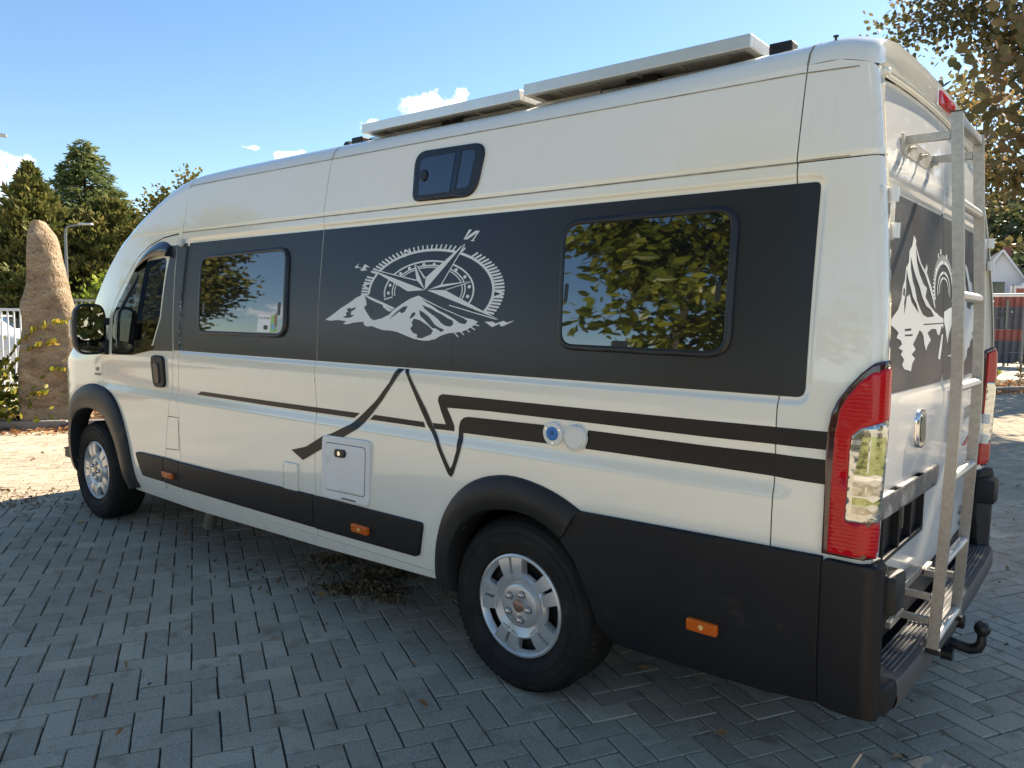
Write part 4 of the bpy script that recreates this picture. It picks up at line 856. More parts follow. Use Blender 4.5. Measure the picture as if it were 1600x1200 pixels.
b = MB(); b.box(-3.8, -2.70, .2, 1.85, .46, .50); b.build('cab_floor', shellm, van)

# ---- rear of the van
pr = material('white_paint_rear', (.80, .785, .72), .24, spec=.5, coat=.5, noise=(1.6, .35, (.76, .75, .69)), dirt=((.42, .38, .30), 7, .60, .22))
dl = [(.106, z) for z in np.linspace(.60, 2.262, 30)]
doorsA = [(.112, .60), (1.0225, .60), (1.0225, 2.322), (.75, 2.318), (.40, 2.303), (.205, 2.280), (.160, 2.12), (.128, 1.9), (.110, 1.6), (.106, 1.3)]
doorsB = [(W-y, z) for y, z in doorsA]
lplate = rrect(.235, .80, .775, .955, .012)
rd = patch('rear_door', doorsA, pr, van, surf='rear', thick=.03, grid=.035, holes=[lplate], soft=.15)
rd2 = patch('rear_door', doorsB, pr, van, surf='rear', thick=.03, grid=.035, soft=.15)
for s_, (ya, yb) in ((f_side, (0, 1)), (f_far, (0, 1))):                                # dark rebate round the doors, then rounded corner posts
    pass
patch('door_rebate', [(.05, .50), (W-.05, .50), (W-.05, 1.3), (W-.10, 1.9), (W-.19, 2.29), (1.025, 2.325), (.19, 2.29), (.10, 1.9), (.05, 1.3)], shellm, van, surf='rear', off=-.022, grid=.12)
zz = np.linspace(.62, 2.305, 40)
for sgn in (1, -1):
    Y = (lambda y: y) if sgn > 0 else (lambda y: W-y)
    c0 = [(float(XE(z))-.0006, Y(float(SIDE(XE(z)-.0005, z))), z) for z in zz]
    yd = np.interp(zz, [.6, 1.3, 1.6, 1.9, 2.12, 2.255, 2.31], [.103, .100, .104, .122, .153, .197, .215])
    c1 = [(float(XE(z))+.001, Y(float(SIDE(XE(z)-.0005, z))+.012), z) for z in zz]
    c2 = [(float(rear_x(y, z))+.012+.004, Y(y-.006), z) for z, y in zip(zz, yd)]
    c3 = [(float(rear_x(y, z))-.02, Y(y-.001), z) for z, y in zip(zz, yd)]
    ribbon('corner_post', [c0, c1, c2, c3], paint, van)
# roof end cap: from the gutter rail up to the roof skin
yy = RG[-1, :, 1]; top = RG[-1]
gy = np.linspace(.185, W-.185, n2); base = np.array([(float(XD(2.31))+.020-.02*abs((y-1.025)/.84)**6, y, 2.350 - .040*((y-1.025)/.84)**2) for y in gy])
mid = top*.5+base*.5; mid[:, 0] += .006; m2 = top*.8+base*.2; m2[:, 0] += .008; m3 = top*.2+base*.8; m3[:, 0] += .003
grid_mesh('roof_end', np.array([top, m2, mid, m3, base]), paint, None, van)
gr = [(y, 2.336 - .040*((y-1.025)/.84)**2) for y in np.linspace(.195, W-.195, 40)]
b = MB(); b.tube([(float(XD(z))+.016, y, z) for y, z in gr], .014, 8); b.build('rain_gutter', paint, van, smooth=True)
# third brake light on the end cap, left of centre as seen
bl = MB(); bl.box(1.222, 1.266, .93, 1.20, 2.355, 2.412, .012); br = bl.build('third_brake_lamp', redlens, van, angle=40)
bl = MB(); bl.box(1.215, 1.257, .915, 1.215, 2.349, 2.418, .008); bl.build('brake_lamp_base', paint, br, angle=40)
# grey upper door wrap with the lake graphic
wr2 = material('grey_wrap_rear', (.030, .031, .033), .42, noise=(1.2, .5, (.038, .037, .036)), dirt=((.12, .115, .11), 16, .66, .35))
patch('grey_door_wrap', [(.118, 1.318), (1.0215, 1.318), (1.0215, 1.962), (.142, 1.958), (.128, 1.80), (.118, 1.55)], wr2, rd, surf='rear', off=.0012, grid=.04)
patch('grey_door_wrap', [(W-y, z) for y, z in [(.118, 1.318), (1.0215, 1.318), (1.0215, 1.962), (.142, 1.958), (.128, 1.80), (.118, 1.55)]], wr2, rd2, surf='rear', off=.0012, grid=.04)
def rdec(name, pts, holes=(), off=.0022, mat=None, sm=0, parent=None):
    return patch(name, smooth_poly(pts, sm) if sm else pts, mat or decalw, parent or rd, holes=holes, surf='rear', off=off, seg=.05, grid=.05)
def cliph(P, lim, lo=True):
    return [((min(y, lim) if lo else max(y, lim)), z) for y, z in P]
rdec('lake_graphic', cliph(D['rm_main'], 1.0205), [D['rm_h%d' % i] for i in range(1, 8)])
sh_ = lambda P: [(max(y, 1.031), z) for y, z in P]
rdec('lake_graphic', [(2*1.0265-y-.02 if False else y, z) for y, z in sh_(D['rm_b'])], [D['rm_bh']], parent=rd2)
rdec('lake_graphic', [(1.031, 1.585), (1.13, 1.60), (1.24, 1.615), (1.36, 1.62), (1.36, 1.555), (1.20, 1.545), (1.13, 1.50), (1.10, 1.46), (1.06, 1.52), (1.031, 1.545)], parent=rd2)
rdec('lake_graphic', cliph(D['rm_c'], 1.0205)); rdec('lake_graphic', sh_(D['rm_d']), parent=rd2)
def rring(ay, az, w, a0, a1, off=.0024, teeth=0):
    for (lo, hi, par) in ((max(a0, 90.0), a1, rd), (a0, min(a1, 90.0), rd2)):
        if hi <= lo: continue
        t = np.radians(np.linspace(lo, hi, 24)); cy, cz = 1.027, 1.665
        O = np.stack([cy+(ay+w/2)*np.cos(t), cz+(az+w/2)*np.sin(t)], 1); I = np.stack([cy+(ay-w/2)*np.cos(t), cz+(az-w/2)*np.sin(t)], 1)
        O[:, 0] = np.where(par is rd, np.minimum(O[:, 0], 1.0205), np.maximum(O[:, 0], 1.031)); I[:, 0] = np.where(par is rd, np.minimum(I[:, 0], 1.0205), np.maximum(I[:, 0], 1.031))
        ribbon('lake_compass_ring', [f_rear(O[:, 0], O[:, 1], off), f_rear(I[:, 0], I[:, 1], off)], decalw, par)
rring(.165, .110, .014, -20, 200); rring(.115, .070, .010, -15, 195); rring(.085, .050, .008, -10, 190)
tv = []; tf = []
for k in range(34):
    a = math.radians(-15+210*k/33); p0 = np.array([1.027+.172*math.cos(a), 1.665+.117*math.sin(a)]); p1 = np.array([1.027+.196*math.cos(a), 1.665+.138*math.sin(a)]); d = p1-p0; nn = np.array([-d[1], d[0]])/np.hypot(*d)*.004
    if abs(p0[0]-1.0255) < .006: continue
    q = np.array([p0+nn, p1+nn, p1-nn, p0-nn]); mesh_obj('lake_compass_tick', f_rear(q[:, 0], q[:, 1], .0024), [(0, 1, 2, 3)], decalw, rd if p0[0] < 1.0255 else rd2)
for (yc, zc, s_) in ((.972, 1.812, .012), (.93, 1.795, .010), (1.08, 1.80, .011), (.895, 1.74, .010)):
    rdec('lake_compass_mark', [(yc-s_, zc-s_), (yc+s_, zc-s_*.6), (yc+s_*.6, zc+s_), (yc-s_*.8, zc+s_*.7)], parent=rd if yc < 1.02 else rd2)
# plate, trim, badge, hinges, texts
pb_ = patch('plate_holder', lplate, material('plate_black', (.012, .012, .013), .45, bump=(60, .5, .004), dirt=((.5, .48, .46), 60, .70, .7)), rd, surf='rear', off=-.018, grid=.05)
b = MB(); 
for (y0, y1, z0, z1) in ((.235, .80, .772, .790), (.235, .80, .945, .957), (.235, .247, .775, .955), (.788, .80, .775, .955), (.43, .445, .79, .945), (.60, .615, .79, .945)): 
    xx = float(rear_x(.5, .85)); b.box(xx-.03, xx+.006, y0, y1, z0, z1, .003)
b.build('plate_frame', blackpl, pb_)
b = MB(); xx = float(rear_x(.5, .85))
for k in (.475, .535): b.box(xx-.022, xx-.008, k, k+.018, .83, .915)
b.build('plate_bracket', material('bracket_brown', (.16, .14, .10), .5), pb_)
tr = patch('plate_trim', rquad([(.150, .935), (.905, .932), (.935, .985), (.915, 1.006), (.150, 1.008)], .008), material('trim_grey', (.11, .11, .11), .35, dirt=((.42, .40, .36), 9, .5, .75)), rd, surf='rear', off=.020, thick=.022, soft=.4, grid=.06)
bd = patch('door_badge', rquad([(.562, 1.240), (.672, 1.240), (.688, 1.105), (.578, 1.105)], .05), chrome, rd, surf='rear', off=.014, thick=.015, soft=.6, grid=None)
patch('badge_centre', rquad([(.585, 1.220), (.650, 1.220), (.665, 1.125), (.600, 1.125)], .035), material('badge_green', (.10, .13, .10), .15, metal=.6), bd, surf='rear', off=.016, thick=.002, grid=None)
patch('door_handle', rquad([(1.20, 1.27), (1.245, 1.27), (1.235, 1.05), (1.195, 1.05)], .015), blackpl, rd2, surf='rear', off=.02, thick=.025, soft=.4, grid=None)
for z0, z1 in ((1.80, 1.93), (.98, 1.10)):
    for sgn in ((1, -1) if z0 > 1.5 else (-1,)):
        Y = (lambda y: y) if sgn > 0 else (lambda y: W-y)
        b = MB()
        for zc in (z1-.012, z0+.012): b.tube([(float(XD(zc))+.036, Y(.135), zc-.022), (float(XD(zc))+.036, Y(.135), zc+.022)], .017, 12)
        y0, y1 = sorted((Y(.085), Y(.215))); xx = float(XD((z0+z1)/2)); b.box(xx+.006, xx+.022, y0, y1, z0-.01, z1+.01, .006)
        b.build('door_hinge', pr, rd if sgn > 0 else rd2, angle=40)
tp = lambda y0, z0: (lambda u, v: Vector(f_rear(np.array(y0+u), np.array(z0+v), .004)))
text_mesh('door_lettering', 'DUCATO', .070, material('chrome_text', (.16, .16, .17), .3, metal=.6), rd2, tp(1.50, 1.125), bold=.0015)
text_mesh('door_lettering', 'MJT', .052, MAT['chrome_text'], rd2, tp(1.66, 1.06), bold=.001)
patch('red_flash', [(1.50, 1.005), (1.72, 1.045), (1.72, 1.025), (1.60, .995)], material('red_vinyl', (.55, .10, .10), .4), rd2, surf='rear', off=.0015, grid=None)
text_mesh('door_sticker', 'ADRA', .058, material('print_black', (.03, .03, .035), .5), rd2, tp(1.57, .675), bold=.002)
text_mesh('door_sticker', '-470A-', .034, MAT['print_black'], rd2, tp(1.58, .625), bold=.001, xscale=1.35)
patch('door_sill', [(.13, .50), (W-.13, .50), (W-.13, .596), (.13, .596)], blackpl, van, surf='rear', off=.004, thick=.02, grid=.1)

# ---- tail lamps
lo_ = [(.19, 1.433), (.154, 1.430), (.130, 1.419), (.102, 1.394), (.069, 1.355), (.040, 1.312), (.024, 1.271), (.018, 1.222), (.016, 1.15), (.017, 1.074), (.018, .964), (.018, .850), (.262, .850), (.262, 1.0), (.260, 1.25), (.25, 1.41)]
li_ = [(.190, 1.416), (.164, 1.412), (.131, 1.396), (.103, 1.370), (.072, 1.330), (.050, 1.289), (.040, 1.218), (.038, 1.12), (.037, 1.022), (.036, .858), (.252, .858), (.252, 1.0), (.250, 1.25), (.24, 1.40)]
lc_ = rquad([(.247, 1.262), (.150, 1.256), (.112, 1.238), (.086, 1.213), (.082, 1.159), (.083, 1.084), (.082, .957), (.247, .965)], .014, 4)
for sf in ('lamp', 'lampfar'):
    tl = patch('tail_lamp', lo_, material('lamp_bezel', (.045, .006, .008), .12, coat=1), van, surf=sf, off=.012, thick=.03, soft=.4, grid=.02)
    patch('red_lens', li_, redlens, tl, surf=sf, off=.017, thick=.006, soft=.4, grid=.015, holes=[lc_])
    patch('clear_lens', inset(lc_, .001), clearlens, tl, surf=sf, off=.016, thick=.006, soft=.4, grid=.015)
    ci_ = rquad([(.165, 1.235), (.125, 1.222), (.102, 1.200), (.100, 1.15), (.099, .985), (.165, .985)], .012, 4)
    for (z0, z1, m_) in ((1.10, 1.215, material('lamp_green_reflection', (.42, .46, .26), .14, metal=1, noise=(30, .9, (.25, .30, .12)), bump=(22, .35, .01))), (1.085, 1.098, chrome), (1.04, 1.078, material('lamp_grey', (.55, .55, .50), .14, metal=1, noise=(40, .9, (.30, .28, .22)), bump=(22, .35, .01))), (1.012, 1.034, MAT['lamp_green_reflection']), (.985, 1.008, MAT['lamp_grey'])):  # green of mirrored grass and trees is put into the reflector colour
        patch('reflector', [(.102, z0), (.166, z0), (.166, z1), (.102 if z1 < 1.2 else .118, z1)], m_, tl, surf=sf, off=.0175, thick=.001, grid=.02)
# ---- bumper corners, step, tow hitch
bc_ = [(.0215, .836), (.0215, .372), (.06, .362), (.17, .36), (.245, .40), (.285, .50), (.300, .62), (.300, .800), (.290, .832)]
for sf in ('bump', 'bumpfar'):
    patch('bumper_corner', rquad(bc_, .02, 4), cladpl, van, surf=sf, off=.020, thick=.07, soft=.45, grid=.022)
for sgn in (1, -1):
    Y = (lambda y: y) if sgn > 0 else (lambda y: W-y)
    y0, y1 = sorted((Y(.045), Y(.165))); b = MB(); b.box(1.325, 1.406, y0, y1, .682, .800, .012); b.build('bumper_pad', blackpl, van, angle=40)
    pass
stepm = material('step_rubber', (.085, .078, .066), .5, bump=(300, .3, .001), noise=(7, .8, (.095, .088, .078)), dirt=((.20, .18, .14), 10, .6, .5))
sy = np.linspace(.115, W-.115, 40); ox = 1.408 + .020*np.sin(PI*(sy-.115)/(W-.23))**.5
pf_ = [(-.115, .462), (-.020, .470), (-.006, .466), (0, .452), (.002, .40), (-.006, .378), (-.03, .370)]
ribbon('rear_step', [[(x+(dx if dx > -.1 else 1.295-1.408), y, z) for x, y in zip(ox, sy)] for dx, z in pf_], stepm, van, angle=40)
for sgn in (1, -1):
    Y = (lambda y: y) if sgn > 0 else (lambda y: W-y)
    cpf = [[(x+dx*.9-.02*(1-k), Y(y), z-.012*(1-k)) for (y, x, k) in ((.020, 1.372, 0), (.045, 1.392, .6), (.112, 1.404, 1))] for dx, z in pf_]
    ribbon('step_end', cpf, cladpl, van, angle=50)
ribm = material('step_rib', (.20, .185, .16), .45)
for k in range(6):
    xo = -.030-.0145*k; yl = .16+.012*k
    b = MB(); ys = np.linspace(yl, W-yl, 24); b.tube([(1.408+.020*math.sin(PI*(y-.115)/(W-.23))**.5+xo, y, .4705-.0004*k) for y in ys], .0028, 5); b.build('step_rib', ribm, van)
mb = MB(); mb.box(1.30, 1.36, .20, 1.85, .30, .40); mb.build('step_support', dark_metal, van)
# the dark strip along the door's lower edge is a seal
hb = MB(); hb.box(1.28, 1.395, .965, 1.085, .262, .330, .012); hb.box(1.33, 1.40, .93, 1.12, .30, .352, .01); tow = hb.build('tow_hitch', material('hitch_black', (.012, .012, .013), .35, noise=(20, .5, (.03, .028, .026))), van, angle=40)
hb = MB(); hb.tube([(1.38, 1.025, .292), (1.43, 1.025, .284), (1.465, 1.025, .281), (1.492, 1.025, .292), (1.502, 1.025, .315), (1.502, 1.025, .352)], [.021, .020, .021, .021, .018, .015], 14)
hb.build('hitch_neck', MAT['hitch_black'], tow, angle=60)
hb = MB(); hb.lathe([(.001, -.030), (.016, -.026), (.026, -.015), (.030, 0), (.026, .015), (.016, .026), (.001, .030)], 20, 'z', (1.502, 1.025, .372)); hb.build('hitch_ball', MAT['hitch_black'], tow, smooth=True)
hb = MB(); hb.box(1.37, 1.43, 1.10, 1.135, .325, .375, .006); hb.build('hitch_bracket', MAT['hitch_black'], tow, angle=40); hb = MB(); hb.lathe([(.001, -.02), (.026, -.02), (.026, .02), (.001, .02)], 16, 'x', (1.40, .955, .268)); hb.build('hitch_socket', MAT['hitch_black'], tow, angle=40)

# ---- ladder on the rear door
lad = thing('ladder', None, None); lad.parent = van
lad['label'] = 'galvanised ladder bolted to the rear doors'
def lx(z): return float(np.interp(z, [.45, .80, 1.09, 1.27, 1.43, 1.65, 1.95, 2.2], [1.437, 1.450, 1.458, 1.459, 1.456, 1.446, 1.428, 1.411]))
for y in (.445, .832):
    b = MB(); n = 14
    v = []
    zz_ = np.linspace(.462, 2.203, n)
    for z in zz_:
        x = lx(z); v += [(x-.0165, y-.010, z), (x+.0165, y-.010, z), (x+.0165, y+.010, z), (x-.0165, y+.010, z)]
    f = [(i*4+j, i*4+(j+1) % 4, (i+1)*4+(j+1) % 4, (i+1)*4+j) for i in range(n-1) for j in range(4)] + [(3, 2, 1, 0), tuple((n-1)*4+j for j in range(4))]
    b.add(v, f); rl = b.build('ladder_rail', galv, lad)
    b = MB(); z0 = .462; b.box(lx(z0)-.024, lx(z0)+.024, y-.014, y+.014, z0-.012, z0+.006, .003); b.build('rail_foot', blackpl, rl)
    b = MB(); b.box(lx(2.2)-.018, lx(2.2)+.018, y-.0115, y+.0115, 2.203, 2.207); b.build('rail_cap', dark_metal, rl)
for z in (.490, .755, 1.04, 1.335, 1.63, 1.925, 2.180):
    b = MB(); x = lx(z)
    if z > 2.1: b.box(x-.014, x+.014, .457, .820, z-.014, z+.014, .003)
    else: b.tube([(x, .456, z), (x, .821, z)], .0155, 12)
    b.build('rung', alu if z < 2.1 else galv, lad, angle=40)
b = MB(); z = 2.135; x0 = float(rear_x(.6, 2.13)); 
for y in (.445, .832): b = MB(); b.box(x0+.004, lx(z)-.0175, y-.010, y+.010, z-.013, z+.013, .002); b.build('ladder_arm', galv, lad)
b = MB(); b.box(x0-.001, x0+.007, .395, .845, 2.085, 2.150, .002); bp0 = b.build('mounting_plate', material('plate_worn', (.42, .38, .31), .5, metal=.4, noise=(14, .9, (.55, .53, .48))), lad)
for y in (.47, .63, .80):
    b = MB(); b.tube([(x0+.006, y, 2.112), (x0+.030, y, 2.112)], .006, 8); b.tube([(x0+.006, y, 2.112), (x0+.013, y, 2.112)], .012, 6); b.build('mounting_bolt', galv, bp0, angle=40)
b = MB(); 
for (y, z) in ((.36, .655), (.832, .655)): pass
b.box(1.318, 1.345, .20, .70, .640, .668, .003)
b.box(1.335, lx(.62)-.021, .70, .722, .628, .652, .002); b.box(1.335, 1.352, .70, .832, .632, .650, .002)
b.box(1.335, lx(.62)-.021, .822, .842, .605, .627, .002)
b.box(1.335, lx(.57)-.021, .436, .456, .548, .570, .002); b.box(1.335, lx(.62)-.021, .436, .456, .628, .650, .002)
b.box(1.322, 1.340, .30, .47, .55, .572, .002)
b.build('lower_bracket', galv, lad)

# ---- solar panels and roof gear
cellm = material('solar_cell', (.012, .016, .035), .12, coat=.8)
backm = material('solar_back', (.62, .62, .60), .6)
for (x0, x1) in ((-1.195, -.178), (-.157, .822)):
    s = MB(); y0, y1, z0, z1 = (.215, .90, 2.446, 2.490) if x0 < -1 else (.215, .90, 2.459, 2.504)
    s.box(x0, x1, y0, y0+.030, z0, z1, .002); s.box(x0, x1, y1-.03, y1, z0, z1, .002); s.box(x0, x0+.03, y0+.03, y1-.03, z0, z1, .002); s.box(x1-.03, x1, y0+.03, y1-.03, z0, z1, .002)
    s.box(x0+.03, x1-.03, y0+.03, y0+.034, z0+.001, z0+.004)
    sp = s.build('solar_panel', alu, van, label='aluminium framed solar panel on the roof, ' + ('front one' if x0 < -1 else 'rear one'))
    s = MB(); s.box(x0+.028, x1-.028, y0+.028, y1-.028, z1-.012, z1-.004); s.build('panel_back', backm, sp)
    s = MB()
    for i in range(6):
        for j in range(4):
            xa = x0+.034+(x1-x0-.068)*i/6; xb = x0+.034+(x1-x0-.068)*(i+1)/6; ya = y0+.034+(y1-y0-.068)*j/4; yb = y0+.034+(y1-y0-.068)*(j+1)/4
            s.box(xa+.003, xb-.003, ya+.003, yb-.003, z1-.0038, z1-.0018)
    s.build('solar_cell', cellm, sp)
    for k in range(5): s = MB(); xa = x0+.12+(x1-x0-.2)*k/4.2; s.box(xa, xa+.007, y0+.034, y0+.30, z0+.010, z0+.018); s.build('ribbon_lead', alu, sp)
    s = MB(); xa = (x0+x1)/2; s.box(xa-.07, xa+.07, y0+.12, y0+.22, z0-.006, z0+.020, .004); s.tube([(xa-.05, y0+.12, z0), (xa-.16, y0+.09, z0-.012), (xa-.2, y0+.14, z0-.02)], .004, 6); s.build('junction_box', blackpl, sp)
s = MB(); s.box(-1.28, .93, .34, .38, 2.405, 2.4595, .003); s.box(-1.28, .93, .80, .84, 2.43, 2.4595, .003); ra = s.build('roof_rail', alu, van)
s = MB(); s.box(.855, .935, .29, .35, 2.41, 2.482, .006); s.build('rail_end', blackpl, ra)
s = MB(); s.box(-1.36, -1.275, .28, .36, 2.39, 2.458, .008); s.lathe([(.001, -.03), (.028, -.03), (.034, 0), (.028, .03), (.001, .03)], 16, 'y', (-1.41, .32, 2.42)); s.build('rail_end', blackpl, ra)
s = MB(); s.tube([(1.10, .22, 2.39), (1.10, .22, 2.434)], .004, 8); s.tube([(1.10, .22, 2.434), (1.10, .22, 2.438)], .009, 8); s.build('roof_stud', dark_metal, van)

# ------------------------------------------------------------------ ground, paving, kerbs
def ground_material(name, c1, c2, sc, bsc=60, bst=.5, fleck=None):
    return material(name, c1, .92, spec=.2, noise=(sc, .9, c2), bump=(bsc, bst, .01), dirt=fleck)
gm = ground_material('yard_ground', (.46, .41, .33), (.38, .34, .27), .7, 25, .6, ((.16, .14, .11), 2.2, .60, .6))
mb = MB(); mb.add([(-300, -200, -.05), (300, -200, -.05), (300, 500, -.05), (-300, 500, -.05)], [(0, 1, 2, 3)])
mb.build('ground', gm, None, kind='structure')
# paving: 200 x 100 mm blocks in herringbone on a dark sand bed
KERB = [(-13.2, -6.2), (-10.6, -1.0), (-9.26, 1.01), (-8.78, 1.64), (-7.4, 3.5), (-5.6, 6.3), (-3.9, 9.8), (-2.4, 13.5), (-1.15, 17.0), (-.25, 18.55), (1.1, 20.0), (3.0, 21.2), (6.0, 22.0)]
def left_of_kerb(P):
    """True beyond the kerb (planting side)"""
    K = np.array(KERB); poly = np.concatenate([K, [(6, 60), (-60, 60), (-60, -6.2)]]); return inside(P[:, 0], P[:, 1], poly)
S_ = .1012; A_ = math.radians(61.8); ua = np.array([math.cos(A_), math.sin(A_)]); va = np.array([-math.sin(A_), math.cos(A_)]); OFF = (.0325, -.2235)
bedm = material('joint_sand', (.040, .034, .025), .95, noise=(30, .8, (.085, .07, .045)), dirt=((.045, .065, .018), 3, .54, .7))
bed_poly = np.array([(3.4, 21.35)] + KERB[11:0:-1] + [(-12.57, -4.95), (3.4, -4.95)])
pav = mesh_obj('paving', [(x, y, -.011) for x, y in bed_poly], [tuple(range(len(bed_poly)))], bedm, None, kind='structure')
def paver_material():
    m = bpy.data.materials.new('concrete_paver'); m.use_nodes = True; nt = m.node_tree; N = nt.nodes; L = nt.links; b = N['Principled BSDF']; b.inputs['Roughness'].default_value = .95; b.inputs['Specular IOR Level'].default_value = .06
    geo = N.new('ShaderNodeNewGeometry'); at = N.new('ShaderNodeAttribute'); at.attribute_name = 'rnd'; oi = N.new('ShaderNodeObjectInfo')
    ad = N.new('ShaderNodeMath'); ad.operation = 'ADD'; L.new(at.outputs['Fac'], ad.inputs[0]); L.new(oi.outputs['Random'], ad.inputs[1]); fr = N.new('ShaderNodeMath'); fr.operation = 'FRACT'; L.new(ad.outputs[0], fr.inputs[0])
    rp = N.new('ShaderNodeValToRGB'); e = rp.color_ramp.elements; e[0].color = (.380, .318, .228, 1); e[1].color = (.580, .485, .345, 1); q = rp.color_ramp.elements.new(.5); q.color = (.475, .397, .285, 1); L.new(fr.outputs[0], rp.inputs['Fac'])
    def noise(scale, lo, hi, a, b_, det=3):
        n = N.new('ShaderNodeTexNoise'); n.inputs['Scale'].default_value = scale; n.inputs['Detail'].default_value = det; L.new(geo.outputs['Position'], n.inputs['Vector'])
        r = N.new('ShaderNodeMapRange'); r.inputs['From Min'].default_value = lo; r.inputs['From Max'].default_value = hi; r.inputs['To Min'].default_value = a; r.inputs['To Max'].default_value = b_; L.new(n.outputs['Fac'], r.inputs['Value']); return n, r
    def mixc(col, fac, B, mode='MIX'):
        mx = N.new('ShaderNodeMix'); mx.data_type = 'RGBA'; mx.blend_type = mode; L.new(fac, mx.inputs['Factor']); L.new(col, mx.inputs['A']); mx.inputs['B'].default_value = (*B, 1); return mx.outputs['Result']
    c = rp.outputs[0]
    _, r1 = noise(.9, .42, .64, 0, .9, 6); c = mixc(c, r1.outputs[0], (.355, .297, .215))                    # broad stains
    _, r2 = noise(210, .56, .68, 0, .85, 2); c = mixc(c, r2.outputs[0], (.62, .60, .55))                      # light grit
    _, r3 = noise(190, .42, .32, 0, .75, 2); c = mixc(c, r3.outputs[0], (.12, .115, .105))                    # dark grit
    _, r4 = noise(9, .56, .72, 0, .75, 7); c = mixc(c, r4.outputs[0], (.26, .215, .145))                      # soil marks
    _, r5 = noise(3.0, .66, .72, 0, .35, 6); c = mixc(c, r5.outputs[0], (.56, .48, .36))                      # worn pale patches
    L.new(c, b.inputs['Base Color'])
    n6, _ = noise(300, 0, 1, 0, 1, 4); bp = N.new('ShaderNodeBump'); bp.inputs['Strength'].default_value = .55; bp.inputs['Distance'].default_value = .003; L.new(n6.outputs['Fac'], bp.inputs['Height']); L.new(bp.outputs[0], b.inputs['Normal'])
    return m
pm = paver_material(); MAT['paver'] = pm
def paver_mesh_arrays():
    jx, jy = .0033, .0033; Lh, Wh = S_-jx, S_/2-jy; c = .0035; h = .0035
    v = []
    for (ix, z) in ((c, 0), (0, -h), (0, -.03)):
        v += [(-Lh+ix, -Wh+ix, z), (Lh-ix, -Wh+ix, z), (Lh-ix, Wh-ix, z), (-Lh+ix, Wh-ix, z)]
    f = [(0, 1, 2, 3)] + [(4+k, 4+(k+1) % 4, (k+1) % 4, k) for k in range(4)] + [(8+k, 8+(k+1) % 4, 4+(k+1) % 4, 4+k) for k in range(4)]
    return np.array(v), np.array(f)
pvv, pvf = paver_mesh_arrays()
def build_pavers():
    i, j = np.meshgrid(np.arange(-170, 230), np.arange(-150, 170), indexing='ij'); i = i.ravel(); j = j.ravel(); r = (i-j) % 4
    H = r == 1; V = r == 0
    uc = np.concatenate([i[H]+1.0, i[V]+.5]); vc = np.concatenate([j[H]+.5, j[V]+1.0]); ang = np.concatenate([np.zeros(H.sum()), np.full(V.sum(), PI/2)])
    P = ((uc+OFF[0])*S_)[:, None]*ua + ((vc+OFF[1])*S_)[:, None]*va
    ang = ang + A_
    cam2 = np.array([1.9276, -2.3644]); d = P-cam2; dist = np.hypot(d[:, 0], d[:, 1])
    fw = np.array([-.6355, .7722]); az = np.degrees(np.arctan2(d@np.array([fw[1], -fw[0]]), d@fw)); infr = np.abs(az) < 37
    keep = ~left_of_kerb(P) & (P[:, 1] > -4.9) & (P[:, 0] < 3.35) & (P[:, 0] > -12.6) & (P[:, 1] < 22)
    P, ang, dist, az, infr = P[keep], ang[keep], dist[keep], az[keep], infr[keep]
    n = len(P)
    rg = np.random.default_rng(3); z = rg.normal(0, .0011, n); rot = ang + rg.normal(0, .006, n); tilt = rg.normal(0, .006, (n, 2)); jit = rg.normal(0, .0007, (n, 2))
    P = P+jit
    # which ones show largest: in frame, near, not under the van
    el = np.degrees(np.arctan2(1.544, dist)); vis = infr & (np.abs(az) < 33.5) & (el < 32.5+0*az) & ~((P[:, 0] > -4.6) & (P[:, 0] < 1.3) & (P[:, 1] > .1))
    order = np.argsort(np.where(vis, dist, 1e6))[:300]
    big = np.zeros(n, bool); big[order] = True
    me = bpy.data.meshes.new('paver'); me.from_pydata([tuple(q) for q in pvv], [], [tuple(q) for q in pvf]); me.materials.append(pm)
    for k in order:
        o = bpy.data.objects.new('paver', me); o.location = (P[k, 0], P[k, 1], z[k]); o.rotation_euler = (tilt[k, 0], tilt[k, 1], rot[k]); COL.objects.link(o); o.parent = pav
    idx = np.where(~big)[0]; ca, sa = np.cos(rot[idx]), np.sin(rot[idx]); m = len(idx)
    X = P[idx, 0, None] + ca[:, None]*pvv[:, 0] - sa[:, None]*pvv[:, 1]; Y = P[idx, 1, None] + sa[:, None]*pvv[:, 0] + ca[:, None]*pvv[:, 1]
    Z = z[idx, None] + pvv[:, 2] + pvv[:, 0]*tilt[idx, 1, None] + pvv[:, 1]*tilt[idx, 0, None]
    VV = np.stack([X, Y, Z], -1).reshape(-1, 3); FF = (pvf[None]+(np.arange(m)*12)[:, None, None]).reshape(-1, 4)
    np_mesh('pavers', VV, FF, pm, pav, rnd=np.repeat(rg.random(m), 12), kind='stuff')
build_pavers()
